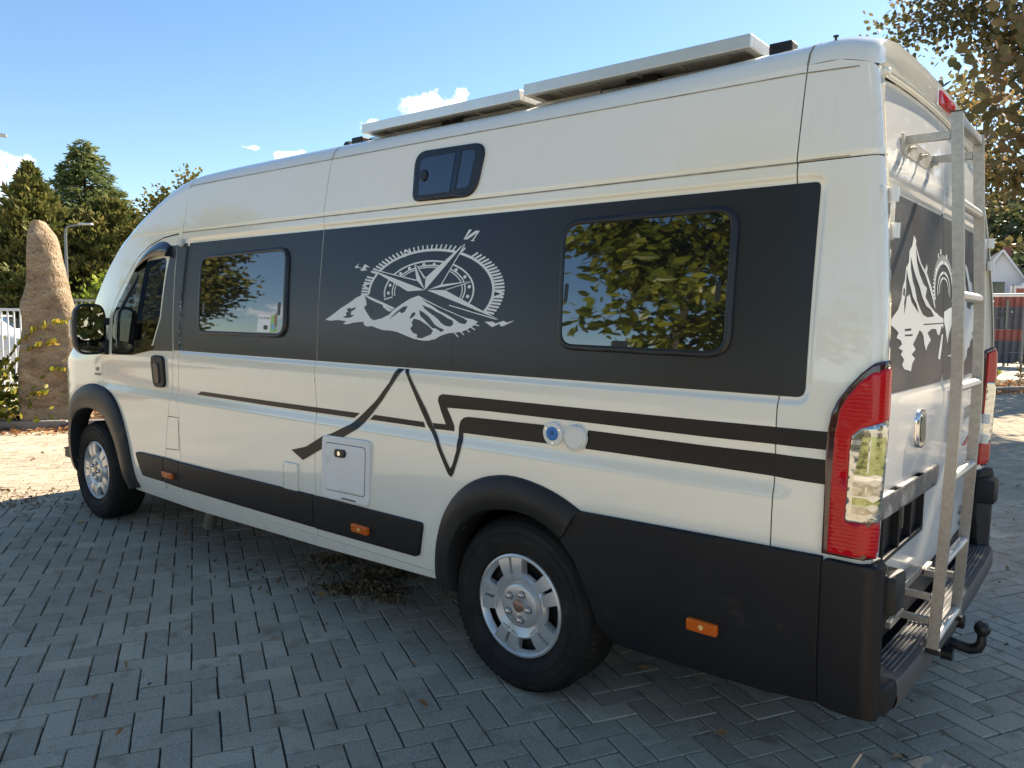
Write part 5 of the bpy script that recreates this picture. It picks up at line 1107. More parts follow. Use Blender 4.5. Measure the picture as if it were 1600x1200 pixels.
# kerb stones with narrow gaps along the planting bed
kc = material('kerb_concrete', (.22, .215, .20), .9, noise=(9, .8, (.30, .285, .25)), bump=(200, .4, .003), dirt=((.10, .09, .06), 5, .58, .6), var=.12)
K = np.array(KERB); kl = np.r_[0, np.cumsum(np.hypot(*np.diff(K, axis=0).T))]
kerb = None
def kpos(t): return np.array([np.interp(t, kl, K[:, 0]), np.interp(t, kl, K[:, 1])])
t = .02; first = True; kb = MB(); kb.box(-.02, .02, -.02, .02, -.05, -.02); kerb = kb.build('kerb', kc, None, kind='structure', ); kerb.location = (KERB[2][0], KERB[2][1], 0)
while t+1.0 < kl[-1]:
    a, b_ = kpos(t), kpos(t+.99); d = (b_-a); ln = np.hypot(*d); th = math.atan2(d[1], d[0])
    b = MB(); b.box(-ln/2+.004, ln/2-.004, .0, .085, -.08, .118, .012); o = b.build('kerb_stone', kc, kerb); mid_ = (a+b_)/2
    o.location = (mid_[0]-KERB[2][0], mid_[1]-KERB[2][1], RNG.normal(0, .003)); o.rotation_euler = (0, 0, th); t += 1.0
# planting bed soil beyond the kerb
bed = material('bed_soil', (.075, .055, .035), .95, noise=(14, .9, (.045, .035, .022)), bump=(40, .8, .02))
Kn = []
for k_ in range(len(K)):
    d = K[min(k_+1, len(K)-1)]-K[max(k_-1, 0)]; d /= np.hypot(*d); Kn.append((-d[1], d[0]))
Kn = np.array(Kn); inn = K+Kn*.085; wd = np.interp(kl, [0, 12, 22, 28, 40], [2.2, 2.2, 1.6, 2.6, 2.6]); outr = K+Kn*wd[:, None]
v = [(x, y, .085) for x, y in inn]+[(x, y, .06) for x, y in outr]+[(x, y, -.06) for x, y in (outr+Kn*.05)]; n = len(K)
mesh_obj('planting_bed', v, [(i_, i_+1, n+i_+1, n+i_) for i_ in range(n-1)]+[(n+i_, n+i_+1, 2*n+i_+1, 2*n+i_) for i_ in range(n-1)], bed, None, kind='structure')

# ------------------------------------------------------------------ fallen leaves
def leaf_cards(P, size, rg, curl=.35, flat=.35, asp=.55):
    """small curled leaves: 6-vertex folded blade; P (n,3)"""
    n = len(P); s = size if np.ndim(size) else np.full(n, size)
    base = np.array([(-1, 0, 0), (-.35, asp, .12), (.45, asp*.8, .15), (1, 0, .05), (.45, -asp*.8, .15), (-.35, -asp, .12)])*.5
    base = base[None]*s[:, None, None]
    base[:, :, 2] *= (rg.random((n, 1))*2*curl/.15)
    a = rg.random(n)*2*PI; tx = rg.normal(0, flat, n); ty = rg.normal(0, flat, n)
    x, y, z = base[..., 0], base[..., 1], base[..., 2]
    y2 = y*np.cos(tx)[:, None]-z*np.sin(tx)[:, None]; z2 = y*np.sin(tx)[:, None]+z*np.cos(tx)[:, None]
    x3 = x*np.cos(ty)[:, None]+z2*np.sin(ty)[:, None]; z3 = -x*np.sin(ty)[:, None]+z2*np.cos(ty)[:, None]
    X = x3*np.cos(a)[:, None]-y2*np.sin(a)[:, None]; Y = x3*np.sin(a)[:, None]+y2*np.cos(a)[:, None]
    V = np.stack([X, Y, z3], -1)+P[:, None, :]
    q = np.array([(0, 1, 2, 3), (0, 3, 4, 5)])
    F_ = (q[None]+(np.arange(n)*6)[:, None, None]).reshape(-1, 4)
    return V.reshape(-1, 3), F_, np.repeat(rg.random(n), 6)
dead = foliage_material('dead_leaf', [(.10, .045, .02), (.26, .11, .04), (.42, .20, .07), (.50, .30, .14), (.20, .10, .05)], .25, .7)
deadp = foliage_material('dead_leaf_pale', [(.09, .055, .03), (.17, .10, .055), (.30, .20, .11), (.40, .31, .20)], .2, .8)
rg = np.random.default_rng(11)
# drift of leaves along the foot of the kerb
t_ = rg.random(5200)*kl[-1]; c = np.stack([np.interp(t_, kl, K[:, 0]), np.interp(t_, kl, K[:, 1])], 1); nr = np.stack([np.interp(t_, kl, Kn[:, 0]), np.interp(t_, kl, Kn[:, 1])], 1)
offd = -np.abs(rg.normal(0, .22, 5200))-.01; P2 = c+nr*offd[:, None]; hz = .012+.05*np.exp(offd/.12)*rg.random(5200)
v, f, r_ = leaf_cards(np.c_[P2, hz], .05+.035*rg.random(5200), rg); np_mesh('kerb_leaf_drift', v, f, dead, None, rnd=r_, kind='stuff', label='drift of fallen orange leaves along the kerb', cat='leaves')
t_ = rg.random(6000)*kl[-1]; c = np.stack([np.interp(t_, kl, K[:, 0]), np.interp(t_, kl, K[:, 1])], 1); nr = np.stack([np.interp(t_, kl, Kn[:, 0]), np.interp(t_, kl, Kn[:, 1])], 1)
P2 = c+nr*(.12+rg.random(6000)*1.9)[:, None]
v, f, r_ = leaf_cards(np.c_[P2, .09+.03*rg.random(6000)], .06+.05*rg.random(6000), rg); np_mesh('bed_leaf_litter', v, f, dead, None, rnd=r_, kind='stuff', label='brown leaf litter covering the planting bed', cat='leaves')
# heap of dry litter under the van
cl = [(-1.40, .38, .20, .13, 700), (-1.50, .62, .16, .12, 480), (-1.90, .60, .16, .08, 230), (-1.6, .5, .7, .5, 200), (-1.15, .36, .10, .05, 90)]
PP = []
for (x, y, sx, sy_, n) in cl:
    q = rg.normal(0, 1, (n, 2)); r2 = (q**2).sum(1); m_ = .45+.35*q[:, 0]; PP.append(np.c_[x+sx*.46*q[:, 0], y+sy_*.44*q[:, 1]+.25*sx*q[:, 0], .006+.035*np.exp(-r2*.6)*rg.random(n)])
PP = np.concatenate(PP); v, f, r_ = leaf_cards(PP, .022+.028*rg.random(len(PP)), rg, .5, .9, .22); np_mesh('leaf_heap', v, f, deadp, None, rnd=r_, kind='stuff', label='heap of dry brown leaf litter under the van sill', cat='leaves')
# scattered leaves and twigs on the blocks
n = 330; P2 = np.c_[rg.uniform(-8.5, 3.2, n), rg.uniform(-2.2, 9, n)]; P2 = P2[~left_of_kerb(P2)]
n = len(P2); v, f, r_ = leaf_cards(np.c_[P2, np.full(n, .008)], .025+.035*rg.random(n), rg, .5, .35, .3); np_mesh('scattered_leaves', v, f, dead, None, rnd=r_, kind='stuff', label='dry leaves scattered over the paving blocks', cat='leaves')
n = 420; P2 = np.c_[rg.uniform(.9, 4.2, n), rg.uniform(.2, 15, n)]; v, f, r_ = leaf_cards(np.c_[P2, np.full(n, .008)], .03+.04*rg.random(n), rg, .5, .3, .42); np_mesh('scattered_leaves', v, f, deadp, None, rnd=r_, kind='stuff', label='pale fallen leaves on the paving behind the van', cat='leaves')
n = 160; cc = rg.normal(0, 1, (n, 2))*(.28, .16)+(-5.05, -.1); v, f, r_ = leaf_cards(np.c_[cc, np.full(n, .006)], .02+.03*rg.random(n), rg, .5, .5, .25); np_mesh('scattered_leaves', v, f, deadp, None, rnd=r_, kind='stuff', label='small patch of dry leaves by the front wheel', cat='leaves')

# ------------------------------------------------------------------ trees and plants
def tube_tree(segs, n=7):
    """segs: list of (p0, p1, r0, r1) -> verts, quads"""
    V = []; Fq = []
    for (p0, p1, r0, r1) in segs:
        p0 = Vector(p0); p1 = Vector(p1); t = (p1-p0).normalized(); a = t.orthogonal().normalized(); b = t.cross(a); bs = len(V)
        for (p, r) in ((p0, r0), (p1, r1)):
            V += [tuple(p+r*(math.cos(2*PI*k/n)*a+math.sin(2*PI*k/n)*b)) for k in range(n)]
        Fq += [(bs+k, bs+(k+1) % n, bs+n+(k+1) % n, bs+n+k) for k in range(n)]
    return V, Fq
bark = material('bark', (.085, .068, .052), .9, noise=(14, .8, (.045, .038, .03)), bump=(40, .8, .02))
def blade_cards(P, D, ln, wd, rg, droop=0.):
    """folded blades at P pointing along D; 6 verts"""
    n = len(P); D = D/np.linalg.norm(D, axis=1, keepdims=True)
    up = rg.normal(0, 1, (n, 3)); S = np.cross(D, up); S /= np.linalg.norm(S, axis=1, keepdims=True)+1e-9; Nn = np.cross(S, D)
    ln = np.broadcast_to(ln, (n,))[:, None]; wd = np.broadcast_to(wd, (n,))[:, None]
    pts = [P, P+D*ln*.35+S*wd-Nn*wd*.25, P+D*ln*.75+S*wd*.75-Nn*(wd*.25+droop*ln*.3), P+D*ln-Nn*droop*ln, P+D*ln*.75-S*wd*.75-Nn*(wd*.25+droop*ln*.3), P+D*ln*.35-S*wd-Nn*wd*.25]
    V = np.stack(pts, 1).reshape(-1, 3); q = np.array([(0, 1, 2, 3), (0, 3, 4, 5)])
    F_ = (q[None]+(np.arange(n)*6)[:, None, None]).reshape(-1, 4)
    return V, F_
def grow(base, height, spread, rg, trunk_r, levels=3, first=.3, nlimb=9, lean=(0, 0), updir=.55, jitter=.25, droop=0.):
    """returns trunk segments and twig ends (position, direction)"""
    segs = []; ends = []
    top = Vector(base)+Vector((lean[0], lean[1], height)); k = 6; prev = Vector(base); pts = [prev]
    for i in range(1, k+1):
        p = Vector(base).lerp(top, i/k)+Vector((rg.normal(0, jitter*.3), rg.normal(0, jitter*.3), 0)); pts.append(p)
    for i in range(k): segs.append((pts[i], pts[i+1], trunk_r*(1-.85*i/k), trunk_r*(1-.85*(i+1)/k)))
    def at(t): x = t*k; i = min(int(x), k-1); return pts[i].lerp(pts[i+1], x-i)
    def branch(p, d, ln, r, lev):
        q = p; dd = d.copy(); m = 3
        for i in range(m):
            dd = (dd+Vector(rg.normal(0, jitter, 3))+Vector((0, 0, .06-droop))).normalized(); q2 = q+dd*ln/m; segs.append((q, q2, r*(1-.25*i), r*(1-.25*(i+1)))); q = q2
            if lev > 1:
                for _ in range(2 if lev > 2 else 2):
                    d2 = (dd+Vector(rg.normal(0, .6, 3))).normalized(); branch(q, d2, ln*rg.uniform(.4, .62), r*.5*(1-.2*i), lev-1)
            if lev <= 1: ends.append((np.array(q), np.array(dd)))
        ends.append((np.array(q), np.array(dd)))
    for i in range(nlimb):
        t = first+(1-first)*(i+rg.random()*.5)/nlimb; a = i*2.4+rg.random()*.6; d = Vector((math.cos(a), math.sin(a), updir+.5*t)).normalized()
        branch(at(min(t, .98)), d, spread*(1.1-.55*t)*rg.uniform(.8, 1.15), trunk_r*.42*(1-.6*t), levels-1)
    return segs, ends
def leaf_tree(name, label, base, height, spread, fol, leaf, nleaf, rg, trunk_r=.16, clump=.35, group=None, keep=None, rsel=None, droop=.2, hang=0., **kw):
    th = thing(name, label, 'tree', base, group)
    segs, ends = grow((0, 0, 0), height, spread, rg, trunk_r, **kw)
    v, f = tube_tree(segs); np_mesh('trunk', v, f, bark, th, smooth=True)
    E = np.array([e[0] for e in ends]); Dd = np.array([e[1] for e in ends])
    idx = rg.integers(0, len(E), nleaf); P = E[idx]+rg.normal(0, clump, (nleaf, 3))*(1, 1, .7); D = Dd[idx]*.6+rg.normal(0, .7, (nleaf, 3))+(0, 0, -hang)
    sc = .7+.6*rg.random(nleaf)
    v, f = blade_cards(P, D, leaf[0]*sc, leaf[1]*sc, rg, droop)
    tone = np.clip(rg.random(len(E))[idx]*.6+rg.random(nleaf)*.4, 0, 1)
    np_mesh('crown', v, f, fol, th, rnd=np.repeat(tone, 6))
    return th
rg = np.random.default_rng(21)
# conifers far left
fol_thuja = foliage_material('thuja_foliage', [(.048, .072, .020), (.110, .130, .034), (.21, .20, .052), (.33, .27, .075)], .32, .7)
fol_spruce = foliage_material('spruce_foliage', [(.048, .086, .030), (.105, .150, .050), (.19, .22, .070), (.28, .28, .095)], .32, .7)
def conifer(name, label, base, height, radius, fol, rg, n_br, per, blade, profile, droop, up=0.):
    th = thing(name, label, 'tree', base); segs = [((0, 0, 0), (0, 0, height*.97), .28, .03)]
    Ps = []; Ds = []; To = []
    for i in range(n_br):
        t = (i+rg.random())/n_br; z = height*(.03+.96*t); a = rg.random()*2*PI; ln = radius*profile(t)*rg.uniform(.75, 1.12); dv = np.array([math.cos(a), math.sin(a), up-droop*(1-t)*.5])
        dv /= np.linalg.norm(dv); segs.append(((0, 0, z), tuple(np.array([0, 0, z])+dv*ln), .05*(1-t)+.012, .006))
        m = max(4, int(per*ln/radius)); s = rg.random(m)**.6; tn = rg.random()
        wid = .16*ln+.10
        q = np.array([0, 0, z])+dv*ln*s[:, None]; side_ = np.array([-math.sin(a), math.cos(a), 0]); w = rg.normal(0, wid*.55, m)*(1.15-s*.8)
        q = q+side_*w[:, None]+np.c_[np.zeros((m, 2)), -np.abs(rg.normal(0, .12, m))*(.5+droop)-.15*droop*s*ln*.3]
        Ps.append(q); Ds.append(dv*.7+side_*np.sign(w)[:, None]*.5+rg.normal(0, .3, (m, 3))+(0, 0, -.25*droop+up*.4)); To.append(np.clip(.55*tn+.45*rg.random(m), 0, 1))
    P = np.concatenate(Ps); D = np.concatenate(Ds); tone = np.concatenate(To); sc = .7+.6*rg.random(len(P))
    v, f = blade_cards(P, D, blade[0]*sc, blade[1]*sc, rg, .15); v2, f2 = tube_tree(segs, 6)
    np_mesh('trunk', v2, f2, bark, th); np_mesh('crown', v, f, fol, th, rnd=np.repeat(tone, 6)); return th
conifer('conifer_tree', 'broad dark conifer behind the standing stone, left of the taller spruce', (-36.0, 10.6, -.05), 7.9, 3.5, fol_thuja, rg, 620, 110, (.26, .050), lambda t: min(1, (1-t)*1.12)**.9*(.98 if t > .1 else .92), .1, .75)
conifer('spruce_tree', 'tall pointed spruce right of the broad conifer', (-41.0, 14.9, -.05), 10.4, 5.3, fol_spruce, rg, 480, 170, (.28, .040), lambda t: (1-t)**.85+.03, .75, .08)
conifer('conifer_tree', 'lower olive conifer filling the gap between the stone and the van', (-35.4, 13.6, -.05), 6.7, 3.4, fol_thuja, rg, 420, 110, (.26, .050), lambda t: min(1, (1-t)*1.5)**.7, .1, .6)
fol_autumn = foliage_material('yellow_green_foliage', [(.05, .055, .012), (.12, .115, .022), (.22, .17, .03), (.30, .19, .04)], .4)
leaf_tree('yellowing_tree', 'loose yellow green tree showing behind the camper cab roof', (-31.6, 15.3, -.05), 6.3, 2.3, fol_autumn, (.18, .06), 5000, rg, .18, .38)
fol_lime = foliage_material('lime_foliage', [(.10, .14, .015), (.20, .26, .03), (.34, .36, .05)], .45)
leaf_tree('bright_shrub', 'bright yellow green shrub at the conifer foot beside the windscreen', (-26.5, 9.9, -.05), 2.4, 1.3, fol_lime, (.16, .06), 1600, rg, .06, .25, first=.1)
# maple on the right: trunk outside the frame, crown reaching in, low sun through it
fol_maple = foliage_material('maple_foliage', [(.06, .07, .028), (.095, .10, .038), (.135, .125, .048), (.17, .14, .055), (.22, .135, .06), (.28, .22, .08)], .5)
rgm = np.random.default_rng(5)
leaf_tree('maple_tree', 'maple turning orange and brown on the right of the van', (1.0, 20.9, 0), 12.0, 5.4, fol_maple, (.145, .052), 40000, rgm, .24, .46, first=.34, nlimb=12, levels=3, jitter=.22, updir=.25)
leaf_tree('maple_tree', 'second maple beside the paving, shading the ground behind the van', (4.3, 10.8, 0), 7.4, 3.0, fol_maple, (.165, .062), 15000, rgm, .2, .42, first=.36, nlimb=12, levels=3, jitter=.22, updir=.25)
# broad leaved tree behind the photographer, mirrored in the large window
fol_big = foliage_material('walnut_foliage', [(.07, .095, .014), (.13, .16, .02), (.22, .24, .03), (.32, .31, .045)], .4, .35)
rgb = np.random.default_rng(8)
leaf_tree('walnut_tree', 'large leaved tree behind the viewer, mirrored in the rear window', (-2.35, -6.1, 0), 5.0, 1.9, fol_big, (.21, .052), 4300, rgb, .11, .24, first=.28, nlimb=12, levels=3, hang=.6, droop=.25, updir=.2)
leaf_tree('hedge_tree', 'dark tree farther behind, mirrored in the front window', (-20.2, -9.3, 0), 7.0, 2.0, fol_thuja, (.2, .06), 9000, rgb, .2, .4, first=.15)
def hedge(label, x0, x1, y0, y1, h, n, r, fol):
    th = thing('hedge', label, 'hedge', ((x0+x1)/2, (y0+y1)/2, -.05)); w, d = x1-x0, y1-y0
    P = np.c_[r.uniform(-w/2, w/2, n), r.uniform(-d/2, d/2, n), h*r.random(n)**.7]; P[:, 2] *= .88+.12*np.sin(P[:, 0]*1.3+P[:, 1])+.05*np.sin(P[:, 0]*4.1)
    v, f = blade_cards(P, r.normal(0, 1, P.shape)+(0, 0, .4), .24, .08, r, .2); np_mesh('foliage', v, f, fol, th, rnd=np.repeat(np.clip(.5+.25*np.sin(P[:, 0]*.9)+r.normal(0, .22, n), 0, 1), 6))
    segs = [((x, y, 0), (x+.1, y, h*.8), .04, .02) for x, y in zip(np.linspace(-w/2, w/2, 14), np.linspace(-d/2, d/2, 14))]; v, f = tube_tree(segs, 5); np_mesh('stem', v, f, bark, th)
hedge('long clipped hedge behind the viewer, mirrored low in the van side', -34, 4, -13.6, -12.4, 2.3, 15000, rgb, fol_autumn)
hedge('short dark hedge at the right behind the viewer, seen in the wing mirror', 12.5, 14.0, -8.0, 1.5, 3.4, 6000, rgb, fol_thuja)
# arching shrub at the kerb with yellow green leaves
def arching_shrub():
    th = thing('arching_shrub', 'arching shrub with yellow green leaves in front of the stone', 'shrub', (-9.75, .95, .08)); r = np.random.default_rng(14); segs = []; Ps = []; Ds = []; To = []
    stems = [((1.05, .72, 1.28), .3), ((.95, .62, 1.02), .25), ((1.0, .78, .66), .25), ((.78, .50, .35), .2), ((.25, .1, 1.45), .2), ((-.25, -.5, 1.3), .2), ((.45, .2, .75), .2), ((.35, -.1, 1.05), .2), ((.0, -.45, .8), .2), ((.5, .12, .42), .15), ((-.5, -.2, 1.1), .2), ((.2, -.35, .45), .2), ((.1, .1, .9), .2), ((-.3, -.7, .6), .2), ((.35, .3, .3), .2)]
    for (e, hgt) in stems:
        p0 = np.array([r.normal(0, .12), r.normal(0, .12), 0]); p2 = np.array(e); p1 = np.array([p2[0]*.45, p2[1]*.45, p2[2]*.95+hgt*.5]); prev = None
        for k in range(15):
            t = k/14; q = (1-t)**2*p0+2*t*(1-t)*p1+t*t*p2+r.normal(0, .008, 3)
            if prev is not None:
                segs.append((tuple(prev), tuple(q), .008*(1.1-t), .008*(1.05-t))); d = q-prev; d /= np.linalg.norm(d)
                if t > .18:
                    for s_ in range(5):
                        Ps.append(prev+(q-prev)*r.random()); sd_ = np.cross(d, (0, 0, 1)); Ds.append(d*.5+sd_*r.choice((-1, 1))*r.uniform(.3, .9)+np.array((0, 0, r.uniform(.1, 1.0)))); To.append(np.clip(.15+.6*r.random()+.35*max(0, t-.75)/.25*r.random(), 0, 1))
            prev = q
    n = 1700; P = np.c_[r.normal(-.0, .38, n), r.normal(-.15, .38, n), .03+.62*r.random(n)**1.5]; Ps += list(P); Ds += list(r.normal(0, .6, (n, 3))+(0, 0, .5)); To += list(.7*r.random(n))
    v, f = tube_tree(segs, 5); np_mesh('stem', v, f, material('twig', (.16, .10, .05), .8), th)
    n = len(Ps); s = .7+.6*r.random(n); v, f = blade_cards(np.array(Ps), np.array(Ds), .088*s, .023*s, r, .15)
    np_mesh('foliage', v, f, foliage_material('shrub_foliage', [(.05, .07, .012), (.11, .15, .018), (.21, .23, .025), (.36, .33, .04), (.45, .30, .05), (.42, .17, .05)], .4, .35), th, rnd=np.repeat(np.array(To), 6))
arching_shrub()
leaf_tree('garden_bush', 'pale green bush above the white fence at the left edge', (-16.2, 2.2, -.05), 1.75, .9, foliage_material('pale_bush', [(.08, .10, .03), (.17, .20, .06), (.28, .30, .10)], .4), (.10, .035), 1500, rg, .04, .2, first=.05)
# weeds beside the right-hand kerb
def weed(label, base, h, n, rr, fol):
    th = thing('weed', label, 'weed', base); r = np.random.default_rng(int(abs(base[0])*1000)); segs = []; Ps = []; Ds = []
    for k in range(n):
        a = r.random()*2*PI; e = np.array([math.cos(a)*rr*r.random(), math.sin(a)*rr*r.random(), h*r.uniform(.6, 1.1)]); segs.append(((0, 0, 0), tuple(e), .006, .003)); m = 9
        s = r.random(m); Ps += list(e*s[:, None]); Ds += list(r.normal(0, .7, (m, 3))+(0, 0, .5))
    v, f = tube_tree(segs, 4); np_mesh('stem', v, f, MAT['twig'], th); n = len(Ps); v, f = blade_cards(np.array(Ps), np.array(Ds), .13, .02, r, .2); np_mesh('leaves', v, f, fol, th, rnd=np.repeat(r.random(n), 6))
weed('tall thin dry weed in the leaf covered bed behind the van', (-1.25, 19.2, .07), 1.35, 7, .35, foliage_material('dry_weed', [(.10, .10, .04), (.22, .20, .09), (.36, .30, .16)], .3))
weed('low bright green weed in the leaf covered bed behind the van', (-.92, 18.9, .07), .34, 16, .25, fol_lime)
weed('short brown weed stalk at the right edge of the bed', (-.45, 20.0, .07), .8, 5, .2, MAT['dry_weed'])

# ------------------------------------------------------------------ standing stone
def standing_stone():
    out = [(-9.30, 1.30, .0), (-9.33, 1.28, .45), (-9.315, 1.31, .95), (-9.30, 1.35, 1.40), (-9.320, 1.335, 1.60), (-9.285, 1.41, 1.85), (-9.28, 1.425, 2.06), (-9.272, 1.44, 2.50), (-9.26, 1.47, 2.64), (-9.245, 1.515, 2.68)]
    left = out; right = [(-9.06, 2.02, .0), (-9.05, 2.03, .45), (-9.075, 1.97, .95), (-9.085, 1.935, 1.40), (-9.13, 1.845, 1.66), (-9.155, 1.775, 2.06), (-9.172, 1.725, 2.40), (-9.185, 1.69, 2.52), (-9.215, 1.60, 2.645), (-9.225, 1.575, 2.68)]
    V = []; F_ = []; n = 20; rows = 46
    zl = [p[2] for p in left]
    dv = np.array([-.70, .714*-1*-.0+.0])                       # depth runs away from the paving
    nrm = np.array([.83, -.56]); back = -nrm
    for r in range(rows+1):
        t = r/rows*2.68; L_ = np.array([np.interp(t, zl, [p[k] for p in left]) for k in (0, 1)]); R_ = np.array([np.interp(t, [p[2] for p in right], [p[k] for p in right]) for k in (0, 1)])
        c = (L_+R_)/2; hw = (R_-L_)/2; dep = .27*(1-.35*t/2.68)
        for k in range(n):
            a = 2*PI*k/n; ca, sa = math.cos(a), math.sin(a); sx = np.sign(ca)*abs(ca)**.42; sy = np.sign(sa)*abs(sa)**.42+.10*ca
            p = c+hw*sx+back*dep*(sy+.25); V.append((p[0], p[1], t))
    for r in range(rows):
        for k in range(n): F_.append((r*n+k, r*n+(k+1) % n, (r+1)*n+(k+1) % n, (r+1)*n+k))
    F_.append(tuple(rows*n+k for k in range(n)))
    from mathutils import noise as mn
    V2 = []
    for (x, y, z) in V:
        q = Vector((x, y, z)); d = .05*abs(mn.noise(q*1.6))-.03*abs(mn.noise(q*3.7+Vector((5, 2, 1))))+.012*mn.noise(q*7)+.008*mn.noise(q*17); rid = .014*math.sin(z*9+3*mn.noise(q*1.7)); V2.append((x+nrm[0]*(d+rid), y+nrm[1]*(d+rid), z+.015*mn.noise(q*4)))
    m = bpy.data.materials.new('sandstone'); m.use_nodes = True; nt = m.node_tree; N = nt.nodes; L = nt.links; b = N['Principled BSDF']; b.inputs['Roughness'].default_value = .9; b.inputs['Specular IOR Level'].default_value = .2
    tc = N.new('ShaderNodeTexCoord'); mp = N.new('ShaderNodeMapping'); mp.inputs['Scale'].default_value = (1, 1, 2.2); mp.inputs['Rotation'].default_value = (.3, .2, 0); L.new(tc.outputs['Object'], mp.inputs['Vector'])
    n1_ = N.new('ShaderNodeTexNoise'); n1_.inputs['Scale'].default_value = 2.4; n1_.inputs['Detail'].default_value = 9; n1_.inputs['Roughness'].default_value = .62; n1_.inputs['Distortion'].default_value = .8; L.new(mp.outputs[0], n1_.inputs['Vector'])
    rp = N.new('ShaderNodeValToRGB'); cr = rp.color_ramp; cr.elements[0].position = .30; cr.elements[0].color = (.17, .115, .07, 1); cr.elements[1].position = .72; cr.elements[1].color = (.50, .41, .30, 1); e = cr.elements.new(.45); e.color = (.32, .235, .15, 1); e = cr.elements.new(.58); e.color = (.40, .31, .21, 1); L.new(n1_.outputs['Fac'], rp.inputs['Fac'])
    n2_ = N.new('ShaderNodeTexNoise'); n2_.inputs['Scale'].default_value = 26; n2_.inputs['Detail'].default_value = 6; L.new(tc.outputs['Object'], n2_.inputs['Vector'])
    mr = N.new('ShaderNodeMapRange'); mr.inputs['From Min'].default_value = .62; mr.inputs['From Max'].default_value = .72; mr.inputs['To Max'].default_value = .6; L.new(n2_.outputs['Fac'], mr.inputs['Value'])
    mx = N.new('ShaderNodeMix'); mx.data_type = 'RGBA'; mx.inputs['B'].default_value = (.12, .08, .045, 1); L.new(mr.outputs[0], mx.inputs['Factor']); L.new(rp.outputs[0], mx.inputs['A']); L.new(mx.outputs['Result'], b.inputs['Base Color'])
    ms = N.new('ShaderNodeMath'); ms.operation = 'ADD'; L.new(n1_.outputs['Fac'], ms.inputs[0]); L.new(n2_.outputs['Fac'], ms.inputs[1])
    bp = N.new('ShaderNodeBump'); bp.inputs['Strength'].default_value = 1; bp.inputs['Distance'].default_value = .07; L.new(ms.outputs[0], bp.inputs['Height']); L.new(bp.outputs[0], b.inputs['Normal'])
    o = np_mesh('standing_stone', V2, np.array([f for f in F_ if len(f) == 4]), m, None, smooth=True, label='tall rough brown sandstone monolith standing behind the kerb', cat='stone')
standing_stone()
# ------------------------------------------------------------------ white bar fence
wm = material('white_metal', (.74, .75, .75), .4)
gfm = material('grey_metal_fence', (.30, .30, .31), .5)
def bar_fence(label, a, b, h, z0, sp, mat, r=.011, barname='fence_bar'):
    a = np.array(a); b = np.array(b); d = b-a; ln = np.hypot(*d); th = thing('bar_fence', label, 'fence', (a[0], a[1], z0), rotz=math.atan2(d[1], d[0]))
    m = MB(); m.box(0, ln, -.02, .02, h-.045, h, .004); m.build('rail', mat, th)
    m = MB(); m.box(0, ln, -.02, .02, .10, .14, .004); m.build('rail', mat, th)
    bm_ = MB(); bm_.box(-r, r, -r, r, .141, h-.046); first = bm_.build(barname, mat, th); first.location = (sp, 0, 0); n = int(ln/sp)
    for k in range(2, n):
        if k % 16 == 0: continue
        o = first.copy(); o.location = (k*sp, 0, 0); COL.objects.link(o); o.parent = th
    for k in range(0, n, 16):
        m = MB(); m.box(k*sp-.03, k*sp+.03, -.03, .03, 0, h+.03); m.build('post', mat, th)
    return th
bar_fence('white metal bar fence at the left edge behind the shrub', (-14.6, .45), (-12.9, 3.0), 1.60, -.05, .095, wm)
bar_fence('grey metal fence between the stone and the van', (-17.2, 4.5), (-14.8, 9.4), 1.83, -.05, .13, gfm)
